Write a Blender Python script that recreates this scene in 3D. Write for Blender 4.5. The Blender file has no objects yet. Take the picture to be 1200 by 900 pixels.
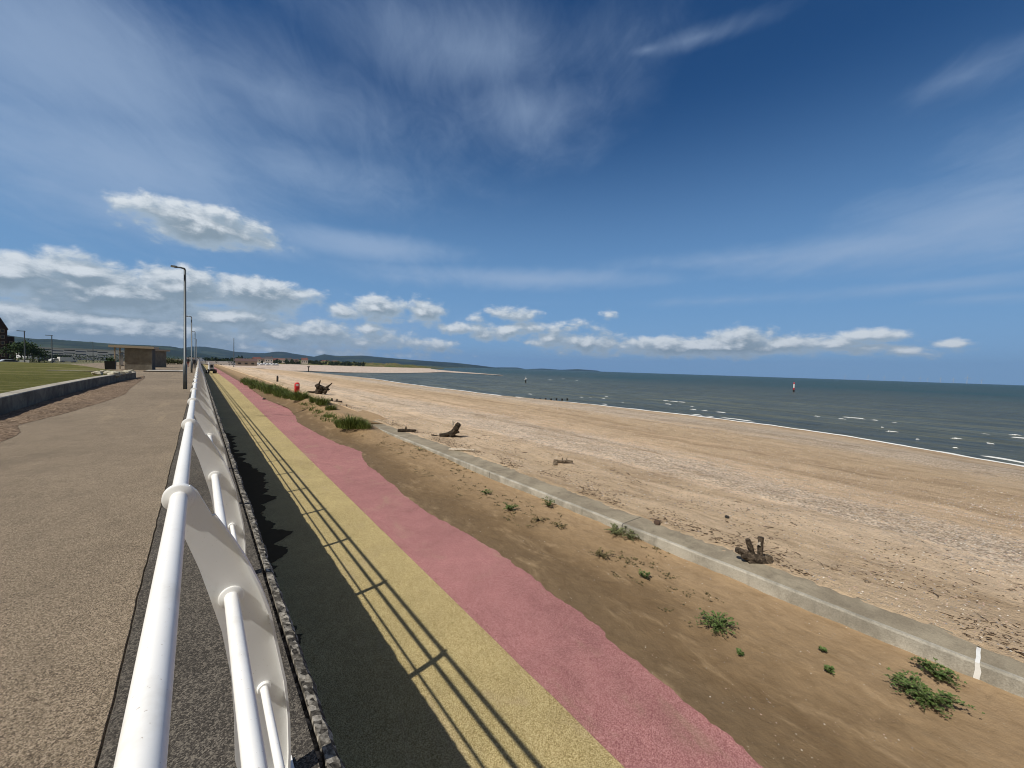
import bpy, math, random
from mathutils import Vector, Matrix, noise
random.seed(7)
R = math.radians
sc = bpy.context.scene
COL = sc.collection

# ------------------------------------------------------------------ camera
CAMZ = 1.6
FPX, CX, CY, SLOPE, VP = 455.0, 600.0, 450.0, 0.0323, (233.0, 420.0)
_y = Vector((VP[0]-CX, VP[1]-CY, FPX)).normalized()
_h = Vector((1, SLOPE, 0)).normalized()
_p = Vector((0, VP[1]-SLOPE*VP[0]-CY+SLOPE*CX, FPX))
_u = _h.cross(_p).normalized()
if _u.y > 0: _u = -_u
_x = _y.cross(_u)
W = Matrix((_x, _y, _u))                       # camera (right, down, forward) -> world
def ray(u, v): return W @ Vector((u-CX, v-CY, FPX))
def at(u, v, z):                               # ground point seen at photo position, height z
    r = ray(u, v); t = (z-CAMZ)/r.z
    return Vector((r.x*t, r.y*t, z))
def hv(u): return VP[1]+SLOPE*(u-VP[0])        # horizon row
def far(u, D, z=0.0):                          # point at horizontal range D in the direction of column u
    r = ray(u, hv(u)); k = D/math.hypot(r.x, r.y)
    return Vector((r.x*k, r.y*k, z))
def elev(u, v, D):                             # height seen at (u,v) if it stands at range D
    r = ray(u, v); return CAMZ + r.z*D/math.hypot(r.x, r.y)

cam = bpy.data.cameras.new('camera'); co = bpy.data.objects.new('camera', cam); COL.objects.link(co)
cam.sensor_width = 36; cam.lens = 36*FPX/1200; cam.clip_start = 0.05; cam.clip_end = 80000
right = W @ Vector((1, 0, 0)); up = W @ Vector((0, -1, 0)); back = W @ Vector((0, 0, -1))
m = Matrix((right, up, back)).transposed().to_4x4(); m.translation = Vector((0, 0, CAMZ))
co.matrix_world = m
sc.camera = co

# ------------------------------------------------------------------ sun, exposure
SUNV = Vector((-0.796, -0.11, 1.0)).normalized()
sl = bpy.data.lights.new('sun', 'SUN'); sl.energy = 4.6; sl.angle = R(0.53); sl.color = (1.0, 0.955, 0.88)
so = bpy.data.objects.new('sun', sl); COL.objects.link(so)
so.rotation_euler = SUNV.to_track_quat('Z', 'Y').to_euler(); so.location = (0, 0, 50)
sc.view_settings.view_transform = 'Standard'; sc.view_settings.look = 'None'
sc.view_settings.gamma = 1; sc.view_settings.exposure = -0.06
sc.render.engine = 'CYCLES'; sc.cycles.pixel_filter_type = 'BLACKMAN_HARRIS'; sc.cycles.filter_width = 1.05

# ------------------------------------------------------------------ node helper
class NT:
    def __init__(s, tree): s.t = tree
    def n(s, typ, **k):
        nd = s.t.nodes.new(typ)
        for a, b in k.items(): setattr(nd, a, b)
        return nd
    def put(s, sock, v):
        if isinstance(v, bpy.types.NodeSocket): s.t.links.new(v, sock)
        else:
            if sock.type in ('RGBA',) and hasattr(v, '__len__') and len(v) == 3: v = tuple(v)+(1,)
            sock.default_value = v
    def m(s, op, a, b=None, c=None, clamp=False):
        nd = s.n('ShaderNodeMath', operation=op, use_clamp=clamp)
        s.put(nd.inputs[0], a)
        if b is not None: s.put(nd.inputs[1], b)
        if c is not None: s.put(nd.inputs[2], c)
        return nd.outputs[0]
    def mix(s, f, a, b, blend='MIX'):
        nd = s.n('ShaderNodeMix', data_type='RGBA', blend_type=blend)
        s.put(nd.inputs['Factor'], f); s.put(nd.inputs[6], a); s.put(nd.inputs[7], b)
        return nd.outputs[2]
    def noise(s, vec, scale, detail=4, rough=.5, dist=0.0):
        nd = s.n('ShaderNodeTexNoise'); s.put(nd.inputs['Vector'], vec)
        nd.inputs['Scale'].default_value = scale; nd.inputs['Detail'].default_value = detail
        nd.inputs['Roughness'].default_value = rough; nd.inputs['Distortion'].default_value = dist
        return nd.outputs[0]
    def vor(s, vec, scale, feature='F1', out=0):
        nd = s.n('ShaderNodeTexVoronoi', feature=feature); s.put(nd.inputs['Vector'], vec)
        nd.inputs['Scale'].default_value = scale
        return nd.outputs[out]
    def scale(s, vec, v):
        nd = s.n('ShaderNodeVectorMath', operation='MULTIPLY'); s.put(nd.inputs[0], vec); nd.inputs[1].default_value = v
        return nd.outputs[0]
    def comb(s, x, y, z=0.0):
        nd = s.n('ShaderNodeCombineXYZ')
        for i, q in enumerate((x, y, z)): s.put(nd.inputs[i], q)
        return nd.outputs[0]
    def step(s, v, a, b, o0=0.0, o1=1.0):
        nd = s.n('ShaderNodeMapRange', interpolation_type='SMOOTHSTEP'); s.put(nd.inputs[0], v)
        for i, q in enumerate((a, b, o0, o1)): nd.inputs[i+1].default_value = q
        return nd.outputs[0]
    def ramp(s, v, stops):
        nd = s.n('ShaderNodeValToRGB'); s.put(nd.inputs[0], v); e = nd.color_ramp.elements
        while len(e) < len(stops): e.new(0.5)
        for q, (p_, c_) in zip(e, stops): q.position = p_; q.color = (*c_, 1)
        return nd.outputs[0]

# ------------------------------------------------------------------ sky (world)
SKYS = 0.06
world = bpy.data.worlds.new('World'); sc.world = world; world.use_nodes = True
world.cycles.sampling_method = 'MANUAL'; world.cycles.sample_map_resolution = 256
wt = world.node_tree; wt.nodes.clear(); w = NT(wt)
tc = w.n('ShaderNodeTexCoord').outputs['Generated']
sep = w.n('ShaderNodeSeparateXYZ'); w.put(sep.inputs[0], tc)
az = w.m('ARCTAN2', sep.outputs[0], sep.outputs[1]); el = w.m('ARCSINE', sep.outputs[2])
sky = w.n('ShaderNodeTexSky', sky_type='NISHITA'); sky.sun_disc = False
sky.sun_elevation = math.asin(SUNV.z); sky.sun_rotation = math.atan2(SUNV.x, SUNV.y)
sky.altitude = 0; sky.air_density = 1.0; sky.dust_density = 0.6; sky.ozone_density = 3.0
gm = w.n('ShaderNodeHueSaturation'); gm.inputs['Saturation'].default_value = 1.12; gm.inputs['Value'].default_value = 1.0
w.put(gm.inputs['Color'], sky.outputs[0])
base = w.mix(1.0, gm.outputs[0], (0.38, 0.84, 1.20), 'MULTIPLY')
base = w.mix(w.step(el, 0.0, .62, .95, 0.0), base, tuple(q/SKYS for q in (0.20, 0.385, 0.66)))
base = w.mix(w.step(el, 0.0, .16, .55, 0.0), base, tuple(q/SKYS for q in (0.29, 0.49, 0.76)))

def ae(u, v):
    r = ray(u, v).normalized(); return math.atan2(r.x, r.y), math.asin(r.z)
def blob_group(name, blobs, nz, amp):
    g = bpy.data.node_groups.new(name, 'ShaderNodeTree')
    g.interface.new_socket('az', in_out='INPUT', socket_type='NodeSocketFloat')
    g.interface.new_socket('el', in_out='INPUT', socket_type='NodeSocketFloat')
    g.interface.new_socket('d', in_out='OUTPUT', socket_type='NodeSocketFloat')
    q = NT(g); gi = q.n('NodeGroupInput'); go = q.n('NodeGroupOutput')
    A, E_ = gi.outputs[0], gi.outputs[1]; F = None
    for (u, v, ru, rv, wgt) in blobs:
        a, e = ae(u, v); a2, _ = ae(u+ru, v+SLOPE*ru); a1, _ = ae(u-ru, v-SLOPE*ru); _, e2 = ae(u, v-rv); _, e1 = ae(u, v+rv)
        sa, se = (a2-a1)/2, (e2-e1)/2
        x = q.m('DIVIDE', q.m('SUBTRACT', A, a), sa); y = q.m('DIVIDE', q.m('SUBTRACT', E_, e), se)
        rr = q.m('SQRT', q.m('ADD', q.m('MULTIPLY', x, x), q.m('MULTIPLY', y, y)))
        f = q.m('MULTIPLY', q.m('SUBTRACT', 1.0, rr), wgt)
        F = f if F is None else q.m('SMOOTH_MAX', F, f, 0.15)
    N = nz(q, A, E_)
    out = q.m('ADD', F, q.m('MULTIPLY', q.m('SUBTRACT', N, 0.5), amp))
    q.put(go.inputs[0], out)
    return g
def call(g, a, e):
    nd = w.n('ShaderNodeGroup'); nd.node_tree = g; w.put(nd.inputs[0], a); w.put(nd.inputs[1], e); return nd.outputs[0]

cum = [(235,264,95,28,1.7),(185,248,40,12,1),(290,280,50,12,.9),(10,322,90,30,1.6),(95,318,70,26,1.6),(130,345,150,36,2.0),(215,338,80,26,1.7),(300,346,85,22,1.8),(350,345,30,9,.9),
 (120,388,280,34,2.0),(330,392,150,20,1.25),(250,372,110,20,1.3),(60,400,260,22,1.2),(410,398,110,14,.95),(300,408,220,10,.8),
 (405,365,24,11,1.4),(442,362,44,17,1.4),(498,366,24,19,1.15),(430,386,16,10,1),(513,406,30,9,1),(480,402,50,8,.8),
 (566,393,18,8,1),(593,389,30,11,1.1),(603,369,34,10,1),(648,398,34,11,1),(690,404,60,14,1.15),(750,407,60,13,1.1),(800,406,50,13,1.1),(868,400,50,19,1.5),(830,407,140,14,1.6),(915,404,70,14,1.15),(975,402,60,13,1.1),
 (1015,394,46,11,1.05),(1060,411,40,10,.9),(1112,402,24,9,.8),(560,372,12,5,.45),(672,380,14,5,.45),(625,384,60,8,.7),(540,385,40,7,.7),(1000,408,90,8,.7),(716,369,10,5,.55)]
def nz_cum(q, A, E_):
    v = q.comb(q.m('MULTIPLY', A, 15.0), q.m('MULTIPLY', E_, 27.0), 3.1)
    v2 = q.comb(q.m('MULTIPLY', A, 46.0), q.m('MULTIPLY', E_, 62.0), 7.1)
    bil = q.m('SUBTRACT', 1.0, q.vor(v2, 1.0, 'SMOOTH_F1'))
    return q.m('ADD', q.m('MULTIPLY', q.noise(v, 1.0, 10, .66, .25), .80), q.m('MULTIPLY', bil, .20))
gc = blob_group('cumulus', cum, nz_cum, 3.0)
cir = [(60,60,380,180,1.5),(150,190,320,130,1.45),(350,200,260,70,.8),(60,215,190,70,1.0),(330,110,260,100,.85),(560,60,280,100,.95),(620,130,170,90,.95),(690,150,50,60,.6),
 (430,288,170,24,1.6),(300,285,110,22,1.0),(190,255,210,40,1.5),(620,327,300,18,1.45),(480,325,120,14,.8),(1160,255,300,85,1.25),(1000,292,320,34,1.3),(880,302,300,20,1.0),(1090,335,280,14,.9),(1160,350,150,9,.8),
 (850,352,250,9,.6),(815,45,120,20,.7),(760,58,40,12,.7),(1130,90,140,36,.6),(1190,180,150,70,.7),(60,400,320,45,.85),(400,380,300,40,.7),(700,420,300,22,.35)]
def nz_cir(q, A, E_):
    # streaks drawn on a plane high above: direction projected by 1/tan(el)
    cot = q.m('DIVIDE', 1.0, q.m('ADD', q.m('TANGENT', q.m('MAXIMUM', E_, 0.0)), 0.10))
    x = q.m('MULTIPLY', q.m('SINE', A), cot); y = q.m('MULTIPLY', q.m('COSINE', A), cot)
    a = q.m('ADD', q.m('MULTIPLY', x, .52), q.m('MULTIPLY', y, .85)); b = q.m('SUBTRACT', q.m('MULTIPLY', x, .85), q.m('MULTIPLY', y, .52))
    v = q.comb(q.m('MULTIPLY', a, .9), q.m('MULTIPLY', b, 1.35), 0.7)
    v2 = q.comb(q.m('MULTIPLY', a, 3.4), q.m('MULTIPLY', b, 6.5), 5.0)
    return q.m('ADD', q.m('MULTIPLY', q.noise(v, 1.0, 8, .60, 1.0), .66), q.m('MULTIPLY', q.noise(v2, 1.0, 9, .66, 1.0), .34))
gr = blob_group('cirrus', cir, nz_cir, 1.9)
dci = w.step(call(gr, az, el), 0.0, 1.5)
# warm veil added in the unseen sky behind viewer to neutralise shadow tint
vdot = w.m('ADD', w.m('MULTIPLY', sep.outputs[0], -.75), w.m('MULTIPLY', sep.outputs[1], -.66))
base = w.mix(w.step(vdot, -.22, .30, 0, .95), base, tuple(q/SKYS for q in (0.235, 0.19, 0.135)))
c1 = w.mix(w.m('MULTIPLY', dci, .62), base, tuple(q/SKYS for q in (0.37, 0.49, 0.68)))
d0 = call(gc, az, el)
d1 = call(gc, w.m('SUBTRACT', az, .010), w.m('ADD', el, .014))
dens = w.step(d0, -0.18, 0.60)
lit = w.step(w.m('SUBTRACT', d0, d1), -.10, 0.95)
thick = w.step(d0, 0.2, 1.3)
shade = w.mix(thick, tuple(q/SKYS for q in (0.40,0.50,0.60)), tuple(q/SKYS for q in (0.26,0.335,0.40)))
ccol = w.mix(lit, shade, tuple(q/SKYS for q in (0.78, 0.83, 0.87)))
c2 = w.mix(w.m('MULTIPLY', dens, .93), c1, ccol)
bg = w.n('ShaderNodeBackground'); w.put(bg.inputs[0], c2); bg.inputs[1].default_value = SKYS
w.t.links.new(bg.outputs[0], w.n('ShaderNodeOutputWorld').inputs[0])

# ------------------------------------------------------------------ object helpers
def tag(o, label=None, cat=None, group=None, kind=None):
    if label: o['label'] = label
    if cat: o['category'] = cat
    if group: o['group'] = group
    if kind: o['kind'] = kind
    return o
def empty(name, loc=(0, 0, 0), rz=0.0):
    o = bpy.data.objects.new(name, None); COL.objects.link(o); o.location = loc; o.rotation_euler = (0, 0, rz)
    o.empty_display_size = .2
    return o
class MB:
    def __init__(s): s.v = []; s.f = []; s.a = []
    def face(s, pts):
        k = len(s.v); s.v += [tuple(p) for p in pts]; s.f.append(tuple(range(k, k+len(pts)))); return s
    def box(s, c, d, rz=0.0, taper=1.0):
        cx, cy, cz = c; k = len(s.v); cr, sr = math.cos(rz), math.sin(rz)
        for z in (-1, 1):
            t = taper if z > 0 else 1.0
            for x, y in ((-1, -1), (1, -1), (1, 1), (-1, 1)):
                px, py = x*d[0]/2*t, y*d[1]/2*t
                s.v.append((cx+px*cr-py*sr, cy+px*sr+py*cr, cz+z*d[2]/2))
        s.f += [tuple(k+i for i in f) for f in ((3,2,1,0),(4,5,6,7),(0,1,5,4),(1,2,6,5),(2,3,7,6),(3,0,4,7))]
        return s
    def tube(s, pts, rad, n=10, caps=True, jit=0.0):
        pts = [Vector(p) for p in pts]
        if not hasattr(rad, '__len__'): rad = [rad]*len(pts)
        k0 = len(s.v); pn = None
        for i, p in enumerate(pts):
            t = (pts[min(i+1, len(pts)-1)]-pts[max(i-1, 0)]).normalized()
            if pn is None:
                pn = t.cross(Vector((0, 0, 1)))
                if pn.length < 1e-3: pn = Vector((1, 0, 0))
            pn = (pn - t*pn.dot(t)).normalized(); b = t.cross(pn)
            for j in range(n):
                a = 2*math.pi*j/n; r = rad[i]*(1+random.uniform(-jit, jit))
                s.v.append(tuple(p+(pn*math.cos(a)+b*math.sin(a))*r))
        for i in range(len(pts)-1):
            for j in range(n):
                a = k0+i*n+j; b_ = k0+i*n+(j+1) % n; s.f.append((a, b_, b_+n, a+n))
        if caps:
            s.f.append(tuple(k0+j for j in range(n))[::-1]); s.f.append(tuple(k0+(len(pts)-1)*n+j for j in range(n)))
        return s
    def prism(s, outline, y0, y1):              # outline in XZ, extruded along Y
        k = len(s.v); n = len(outline)
        for y in (y0, y1):
            for x, z in outline: s.v.append((x, y, z))
        s.f.append(tuple(range(k, k+n))); s.f.append(tuple(range(k+2*n-1, k+n-1, -1)))
        for i in range(n):
            j = (i+1) % n; s.f.append((k+i, k+j, k+n+j, k+n+i)[::-1])
        return s
    def build(s, name, mat, parent=None, smooth=False, loc=None, rz=0.0):
        me = bpy.data.meshes.new(name); me.from_pydata(s.v, [], s.f); me.validate(); me.update()
        if mat: me.materials.append(mat)
        if smooth: me.polygons.foreach_set('use_smooth', [True]*len(me.polygons))
        if s.a and len(s.a) == len(me.vertices):
            at_ = me.attributes.new('s', 'FLOAT', 'POINT'); at_.data.foreach_set('value', s.a)
        o = bpy.data.objects.new(name, me); COL.objects.link(o)
        if parent: o.parent = parent
        if loc: o.location = loc
        if rz: o.rotation_euler = (0, 0, rz)
        return o
def smooth_edges(o, ang=40):
    me = o.data; me.polygons.foreach_set('use_smooth', [True]*len(me.polygons))
    try: me.set_sharp_from_angle(angle=R(ang))
    except Exception: pass
def copy_tree(o, parent=None):
    c = o.copy(); COL.objects.link(c); c.parent = parent
    for ch in list(o.children): copy_tree(ch, c)
    return c

# ------------------------------------------------------------------ materials
MATS = {}
def mat(name, col, rough=.7, fn=None, metal=0.0, spec=.5, bump=None):
    if name in MATS: return MATS[name]
    M = bpy.data.materials.new(name); M.use_nodes = True; t = M.node_tree; q = NT(t)
    b = t.nodes['Principled BSDF']; b.inputs['Roughness'].default_value = rough; b.inputs['Metallic'].default_value = metal
    b.inputs['Specular IOR Level'].default_value = spec
    pos = q.n('ShaderNodeNewGeometry').outputs['Position']
    if fn:
        c, h = fn(q, pos)
    else:
        nn = q.noise(pos, 9.0, 6, .6); c = q.mix(1.0, col, q.ramp(nn, [(0.25, (.86,)*3), (.75, (1.08,)*3)]), 'MULTIPLY'); h = None
    q.put(b.inputs['Base Color'], c)
    if h is not None:
        hh, strength, dist = h; bp = q.n('ShaderNodeBump'); bp.inputs['Strength'].default_value = strength; bp.inputs['Distance'].default_value = dist
        q.put(bp.inputs['Height'], hh); q.put(b.inputs['Normal'], bp.outputs[0])
    MATS[name] = M
    return M
def aggregate(c_lo, c_mid, c_hi, gscale=130.0, patch=.35, pa=.2, bstr=.5, stains=None):
    def fn(q, pos):
        g1 = q.noise(pos, gscale, 2, .6); g2 = q.vor(pos, gscale*.8, 'F1', 1)
        sepc = q.n('ShaderNodeSeparateColor'); q.put(sepc.inputs[0], g2)
        k = q.m('ADD', q.m('MULTIPLY', g1, .6), q.m('MULTIPLY', sepc.outputs[0], .4))
        c = q.ramp(k, [(.30, c_lo), (.50, c_mid), (.72, c_hi)])
        big = q.noise(pos, patch, 6, .62, .3); mid = q.noise(pos, 3.2, 5, .65)
        c = q.mix(1.0, c, q.ramp(q.m('ADD', q.m('MULTIPLY', big, .6), q.m('MULTIPLY', mid, .4)), [(.32, (1-pa,)*3), (.68, (1+pa*.6,)*3)]), 'MULTIPLY')
        if stains: c = stains(q, pos, c)
        return c, (k, bstr, .004)
    return fn
def white_paint(q, pos):
    g = q.noise(pos, 30, 6, .7); d = q.noise(q.scale(pos, (1, 1, .35)), 7, 6, .65)
    c = q.mix(q.step(d, .52, .74, 0, .45), (.86, .86, .84), (.62, .60, .54))
    c = q.mix(q.step(q.noise(pos, 160, 2, .5), .70, .78, 0, .6), c, (.30, .22, .15))
    rust = q.step(q.noise(q.scale(pos, (1, .6, 1)), 11, 8, .8, .6), .655, .70, 0, .6)
    c = q.mix(rust, c, (.42, .30, .18))
    return c, (g, .15, .002)
def concrete(base, dark, joints=None):
    def fn(q, pos):
        n1 = q.noise(pos, 1.7, 8, .65, .4); n2 = q.noise(pos, 60, 3, .6); n3 = q.noise(q.scale(pos, (1, 1, .25)), 5, 6, .7)
        c = q.mix(q.step(n1, .35, .68), dark, base)
        c = q.mix(q.step(n3, .52, .74, 0, .55), c, tuple(x*.55 for x in dark))
        c = q.mix(1.0, c, q.ramp(n2, [(.3, (.80,)*3), (.7, (1.14,)*3)]), 'MULTIPLY')
        if joints: c = joints(q, pos, c)
        return c, (q.m('ADD', n2, q.m('MULTIPLY', n1, 2)), .5, .01)
    return fn
def prom_wear(q, pos, c):
    v = q.vor(pos, 1.6, 'F1', 0)
    c = q.mix(q.step(v, .020, .028, .5, 0), c, (.05, .04, .032))               # flattened gum and small tar spots
    c = q.mix(q.step(q.noise(q.scale(pos, (1, .25, 1)), .9, 8, .7, .8), .54, .68, 0, .30), c, (.38, .30, .20))
    return q.mix(q.step(q.noise(pos, .35, 7, .7, 1.5), .56, .66, 0, .28), c, (.12, .095, .07))
def dusty(q, pos, c):
    n = q.noise(q.scale(pos, (1, .45, 1)), 1.1, 9, .72, .9)
    c = q.mix(q.step(n, .53, .70, 0, .42), c, (.40, .31, .20))
    c = q.mix(q.step(q.noise(q.scale(pos, (1, .35, 1)), .6, 8, .75, .7), .54, .66, 0, .30), c, q.mix(1.0, c, (.55, .52, .5), 'MULTIPLY'))
    return q.mix(q.step(q.vor(pos, 2.3, 'F1', 0), .018, .030, .6, 0), c, (.06, .05, .04))
prom_m = mat('promenade_surface', None, .9, aggregate((.055, .041, .028), (.235, .184, .125), (.48, .39, .285), 250, .25, .28, .8, prom_wear), spec=.25)
def deck_crack(q, pos, c):
    return c
coping_m = mat('coping_aggregate', None, .9, aggregate((.034, .030, .025), (.075, .066, .055), (.21, .185, .15), 190, .9, .35, .9), spec=.25)
yellow_m = mat('yellow_surface', None, .9, aggregate((.17, .125, .035), (.43, .335, .155), (.68, .57, .30), 210, .45, .22, .8, dusty), spec=.25)
pink_m = mat('pink_surface', None, .9, aggregate((.22, .075, .08), (.350, .158, .148), (.58, .32, .295), 210, .5, .24, .8, dusty), spec=.25)
broken_m = mat('broken_concrete', None, .95, aggregate((.03, .027, .022), (.15, .135, .11), (.48, .44, .37), 45, 1.5, .4, 1.0), spec=.2)
paint_m = mat('white_rail_paint', None, .38, white_paint)
def wall_joints(q, pos, c):
    s = q.n('ShaderNodeSeparateXYZ'); q.put(s.inputs[0], pos)
    fr = q.m('FRACT', q.m('DIVIDE', q.m('ADD', s.outputs[1], 0.05+100*4.45), 4.45))
    d = q.m('ABSOLUTE', q.m('SUBTRACT', fr, .5))
    return q.mix(q.step(d, .4965, .499, 0, .85), c, (.05, .045, .04))
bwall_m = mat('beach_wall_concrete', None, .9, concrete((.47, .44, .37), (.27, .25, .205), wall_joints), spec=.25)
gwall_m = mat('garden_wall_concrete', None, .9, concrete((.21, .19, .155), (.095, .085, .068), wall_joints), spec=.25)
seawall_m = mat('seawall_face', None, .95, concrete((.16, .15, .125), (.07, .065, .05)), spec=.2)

def sand_in(q, pos):
    at_ = q.n('ShaderNodeAttribute', attribute_name='s').outputs['Fac']
    n1 = q.noise(pos, .8, 7, .62, .4); n2 = q.noise(q.scale(pos, (1, .3, 1)), 2.6, 6, .7, .5); g = q.noise(pos, 240, 2, .6)
    t = q.m('ADD', at_, q.m('MULTIPLY', q.m('SUBTRACT', n1, .5), .7))
    c = q.ramp(t, [(0.0, (.150, .108, .066)), (.30, (.165, .115, .066)), (.55, (.255, .182, .108)), (1.0, (.34, .248, .155))])
    c = q.mix(q.step(n2, .52, .70, 0, .45), c, (.40, .30, .19))
    c = q.mix(q.step(q.noise(pos, 1.4, 8, .75, 1.2), .60, .70, 0, .35), c, (.13, .095, .06))
    rip = q.noise(q.scale(pos, (1.0, .55, 1)), 7.0, 7, .75, .7)
    c = q.mix(1.0, c, q.ramp(rip, [(.32, (.80, .78, .75)), (.52, (1.0, 1.0, 1.0)), (.72, (1.18, 1.18, 1.16))]), 'MULTIPLY')
    c = q.mix(1.0, c, (1.0, .965, .90), 'MULTIPLY')
    c = q.mix(1.0, c, q.ramp(g, [(.3, (.84,)*3), (.7, (1.16,)*3)]), 'MULTIPLY')
    c = q.mix(q.step(q.noise(pos, 42, 2, .5), .73, .76, 0, .8), c, (.5, .43, .33))
    return c, (q.m('ADD', q.m('MULTIPLY', n1, 1.5), q.m('ADD', n2, q.m('MULTIPLY', q.noise(pos, 18, 5, .7), .5))), .55, .05)
sand_in_m = mat('blown_sand', None, .95, sand_in, spec=.2)
def sand_beach(q, pos):
    at_ = q.n('ShaderNodeAttribute', attribute_name='s').outputs['Fac']
    streak = q.noise(q.scale(pos, (1, .16, 1)), .45, 8, .66, .6)
    n1 = q.noise(pos, .22, 7, .6, .5); n2 = q.noise(pos, 6, 6, .75); n3 = q.noise(pos, 34, 3, .7); n4 = q.vor(pos, 22, 'F1', 1)
    s4 = q.n('ShaderNodeSeparateColor'); q.put(s4.inputs[0], n4)
    t = q.m('ADD', at_, q.m('MULTIPLY', q.m('SUBTRACT', streak, .5), .26))
    c = q.ramp(t, [(0.0, (.44, .33, .215)), (.10, (.56, .43, .30)), (.20, (.50, .37, .245)), (.34, (.37, .27, .17)), (.48, (.42, .315, .205)), (.62, (.36, .29, .215)),
                   (.75, (.40, .31, .215)), (.86, (.37, .265, .165)), (.95, (.30, .21, .13)), (1.0, (.17, .12, .08))])
    # grey shingle and broken shell, thickest in bands along the shore
    band = q.m('ADD', q.step(q.m('ABSOLUTE', q.m('SUBTRACT', t, .56)), .0, .17, 1, 0), q.step(q.m('ABSOLUTE', q.m('SUBTRACT', t, .14)), .0, .11, 1, 0))
    mask = q.step(q.m('ADD', q.m('MULTIPLY', band, .26), q.m('MULTIPLY', n2, .9)), .52, .74)
    peb = q.ramp(s4.outputs[0], [(.1, (.14, .115, .09)), (.45, (.34, .275, .215)), (.8, (.60, .51, .41))])
    c = q.mix(q.m('MULTIPLY', mask, .72), c, peb)
    c = q.mix(q.step(n3, .60, .70, 0, .55), c, (.66, .56, .45))
    c = q.mix(q.step(n1, .45, .7, 0, .30), c, (.34, .25, .16))
    near = q.step(at_, 0.0, .30, 1, 0)
    twig = q.step(q.noise(q.scale(pos, (1.6, .8, 1)), 5.5, 8, .85, 1.8), .575, .64)
    c = q.mix(q.m('MULTIPLY', q.m('MULTIPLY', twig, near), .55), c, (.15, .10, .065))
    rough_ = q.noise(q.scale(pos, (1, .5, 1)), 1.5, 9, .8, .8)
    c = q.mix(1.0, c, q.ramp(rough_, [(.30, (.66, .63, .60)), (.50, (1.0, 1.0, 1.0)), (.70, (1.22, 1.22, 1.22))]), 'MULTIPLY')
    damp = q.step(q.noise(q.scale(pos, (1, .08, 1)), .75, 6, .7, .5), .50, .60, 0, .5)
    c = q.mix(damp, c, q.mix(1.0, c, (.62, .58, .52), 'MULTIPLY'))
    c = q.mix(1.0, c, (1.36, 1.37, 1.38), "MULTIPLY")
    return c, (q.m('ADD', q.m('ADD', q.m('MULTIPLY', n1, 3), q.m('MULTIPLY', streak, 2)), q.m('ADD', q.m('MULTIPLY', n2, 1.5), q.m('MULTIPLY', n3, .5))), .8, .12)
beach_m = mat('beach_sand', None, .95, sand_beach, spec=.2)
def seafn(q, pos):
    sp = q.n('ShaderNodeSeparateXYZ'); q.put(sp.inputs[0], pos)
    near = q.step(sp.outputs[0], 40.0, 330.0)
    n1 = q.noise(q.scale(pos, (1, .35, 1)), .03, 6, .6, .6); n2 = q.noise(q.scale(pos, (1.0, .30, 1)), .35, 7, .68, .4)
    c = q.mix(near, (.130, .140, .102), (.014, .056, .050))
    c = q.mix(q.step(n1, .35, .65, 0, .6), c, (.060, .070, .058))
    c = q.mix(q.step(n2, .42, .62, 0, .45), c, (.035, .046, .042))
    n5 = q.noise(q.scale(pos, (1.0, .22, 1)), 1.1, 8, .75, .5)
    c = q.mix(1.0, c, q.ramp(n5, [(.36, (.60, .62, .64)), (.5, (1.0, 1.0, 1.0)), (.66, (1.5, 1.48, 1.42))]), 'MULTIPLY')
    cap = q.step(q.noise(q.scale(pos, (1.0, .18, 1)), .42, 6, .72, .3), .705, .735, 0, .75)
    c = q.mix(cap, c, (.6, .62, .6))
    h = q.m('ADD', q.m('MULTIPLY', q.noise(q.scale(pos, (1, .35, 1)), .16, 4, .5), 4.0), q.m('ADD', n2, q.m('MULTIPLY', q.noise(q.scale(pos, (1, .5, 1)), 1.7, 6, .7), .35)))
    return c, (h, 1.0, 1.6)
sea_m = mat('sea_water', None, .32, seafn, spec=.09)
foam_m = mat('foam', (.72, .73, .71), .8)

# ------------------------------------------------------------------ GROUND AND WATER
SEA = -3.9; LOW = -1.59
def sheet(name, pts, z, m_, **k):
    o = MB().face([(x, y, z) for x, y in pts]).build(name, m_); tag(o, kind='structure'); return o
# sea: disc ring fan with radius rows (denser near)
mb = MB(); rr = [3, 12, 40, 120, 400, 1200, 4000, 12500]; nseg = 96
for r_ in rr:
    for j in range(nseg): a = 2*math.pi*j/nseg; mb.v.append((30+r_*math.cos(a), r_*math.sin(a), SEA))
mb.f.append(tuple(range(nseg)))
for i in range(len(rr)-1):
    for j in range(nseg): a = i*nseg+j; b_ = i*nseg+(j+1) % nseg; mb.f.append((a, a+nseg, b_+nseg, b_))
sea = mb.build('sea', sea_m); tag(sea, kind='structure')

ground_m = mat('inland_ground', None, .95, aggregate((.05, .06, .025), (.13, .13, .06), (.28, .25, .16), 3.0, .02, .4, .2), spec=.2)
def grid(xs, ys, zf, sfn=None):
    mb = MB()
    for y in ys:
        for x in xs(y) if callable(xs) else xs:
            mb.v.append((x, y, zf(x, y)))
            if sfn: mb.a.append(sfn(x, y))
    nx = len(xs(ys[0])) if callable(xs) else len(xs)
    for j in range(len(ys)-1):
        for i in range(nx-1): a = j*nx+i; mb.f.append((a, a+1, a+1+nx, a+nx))
    return mb
def frange(a, b, st):
    r_ = []; x = a
    while x < b: r_.append(x); x += st
    r_.append(b); return r_
def N(x, y, s=1.0, o=0.0): return noise.noise(Vector((x*s+o, y*s-o, o*.37)))
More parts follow.
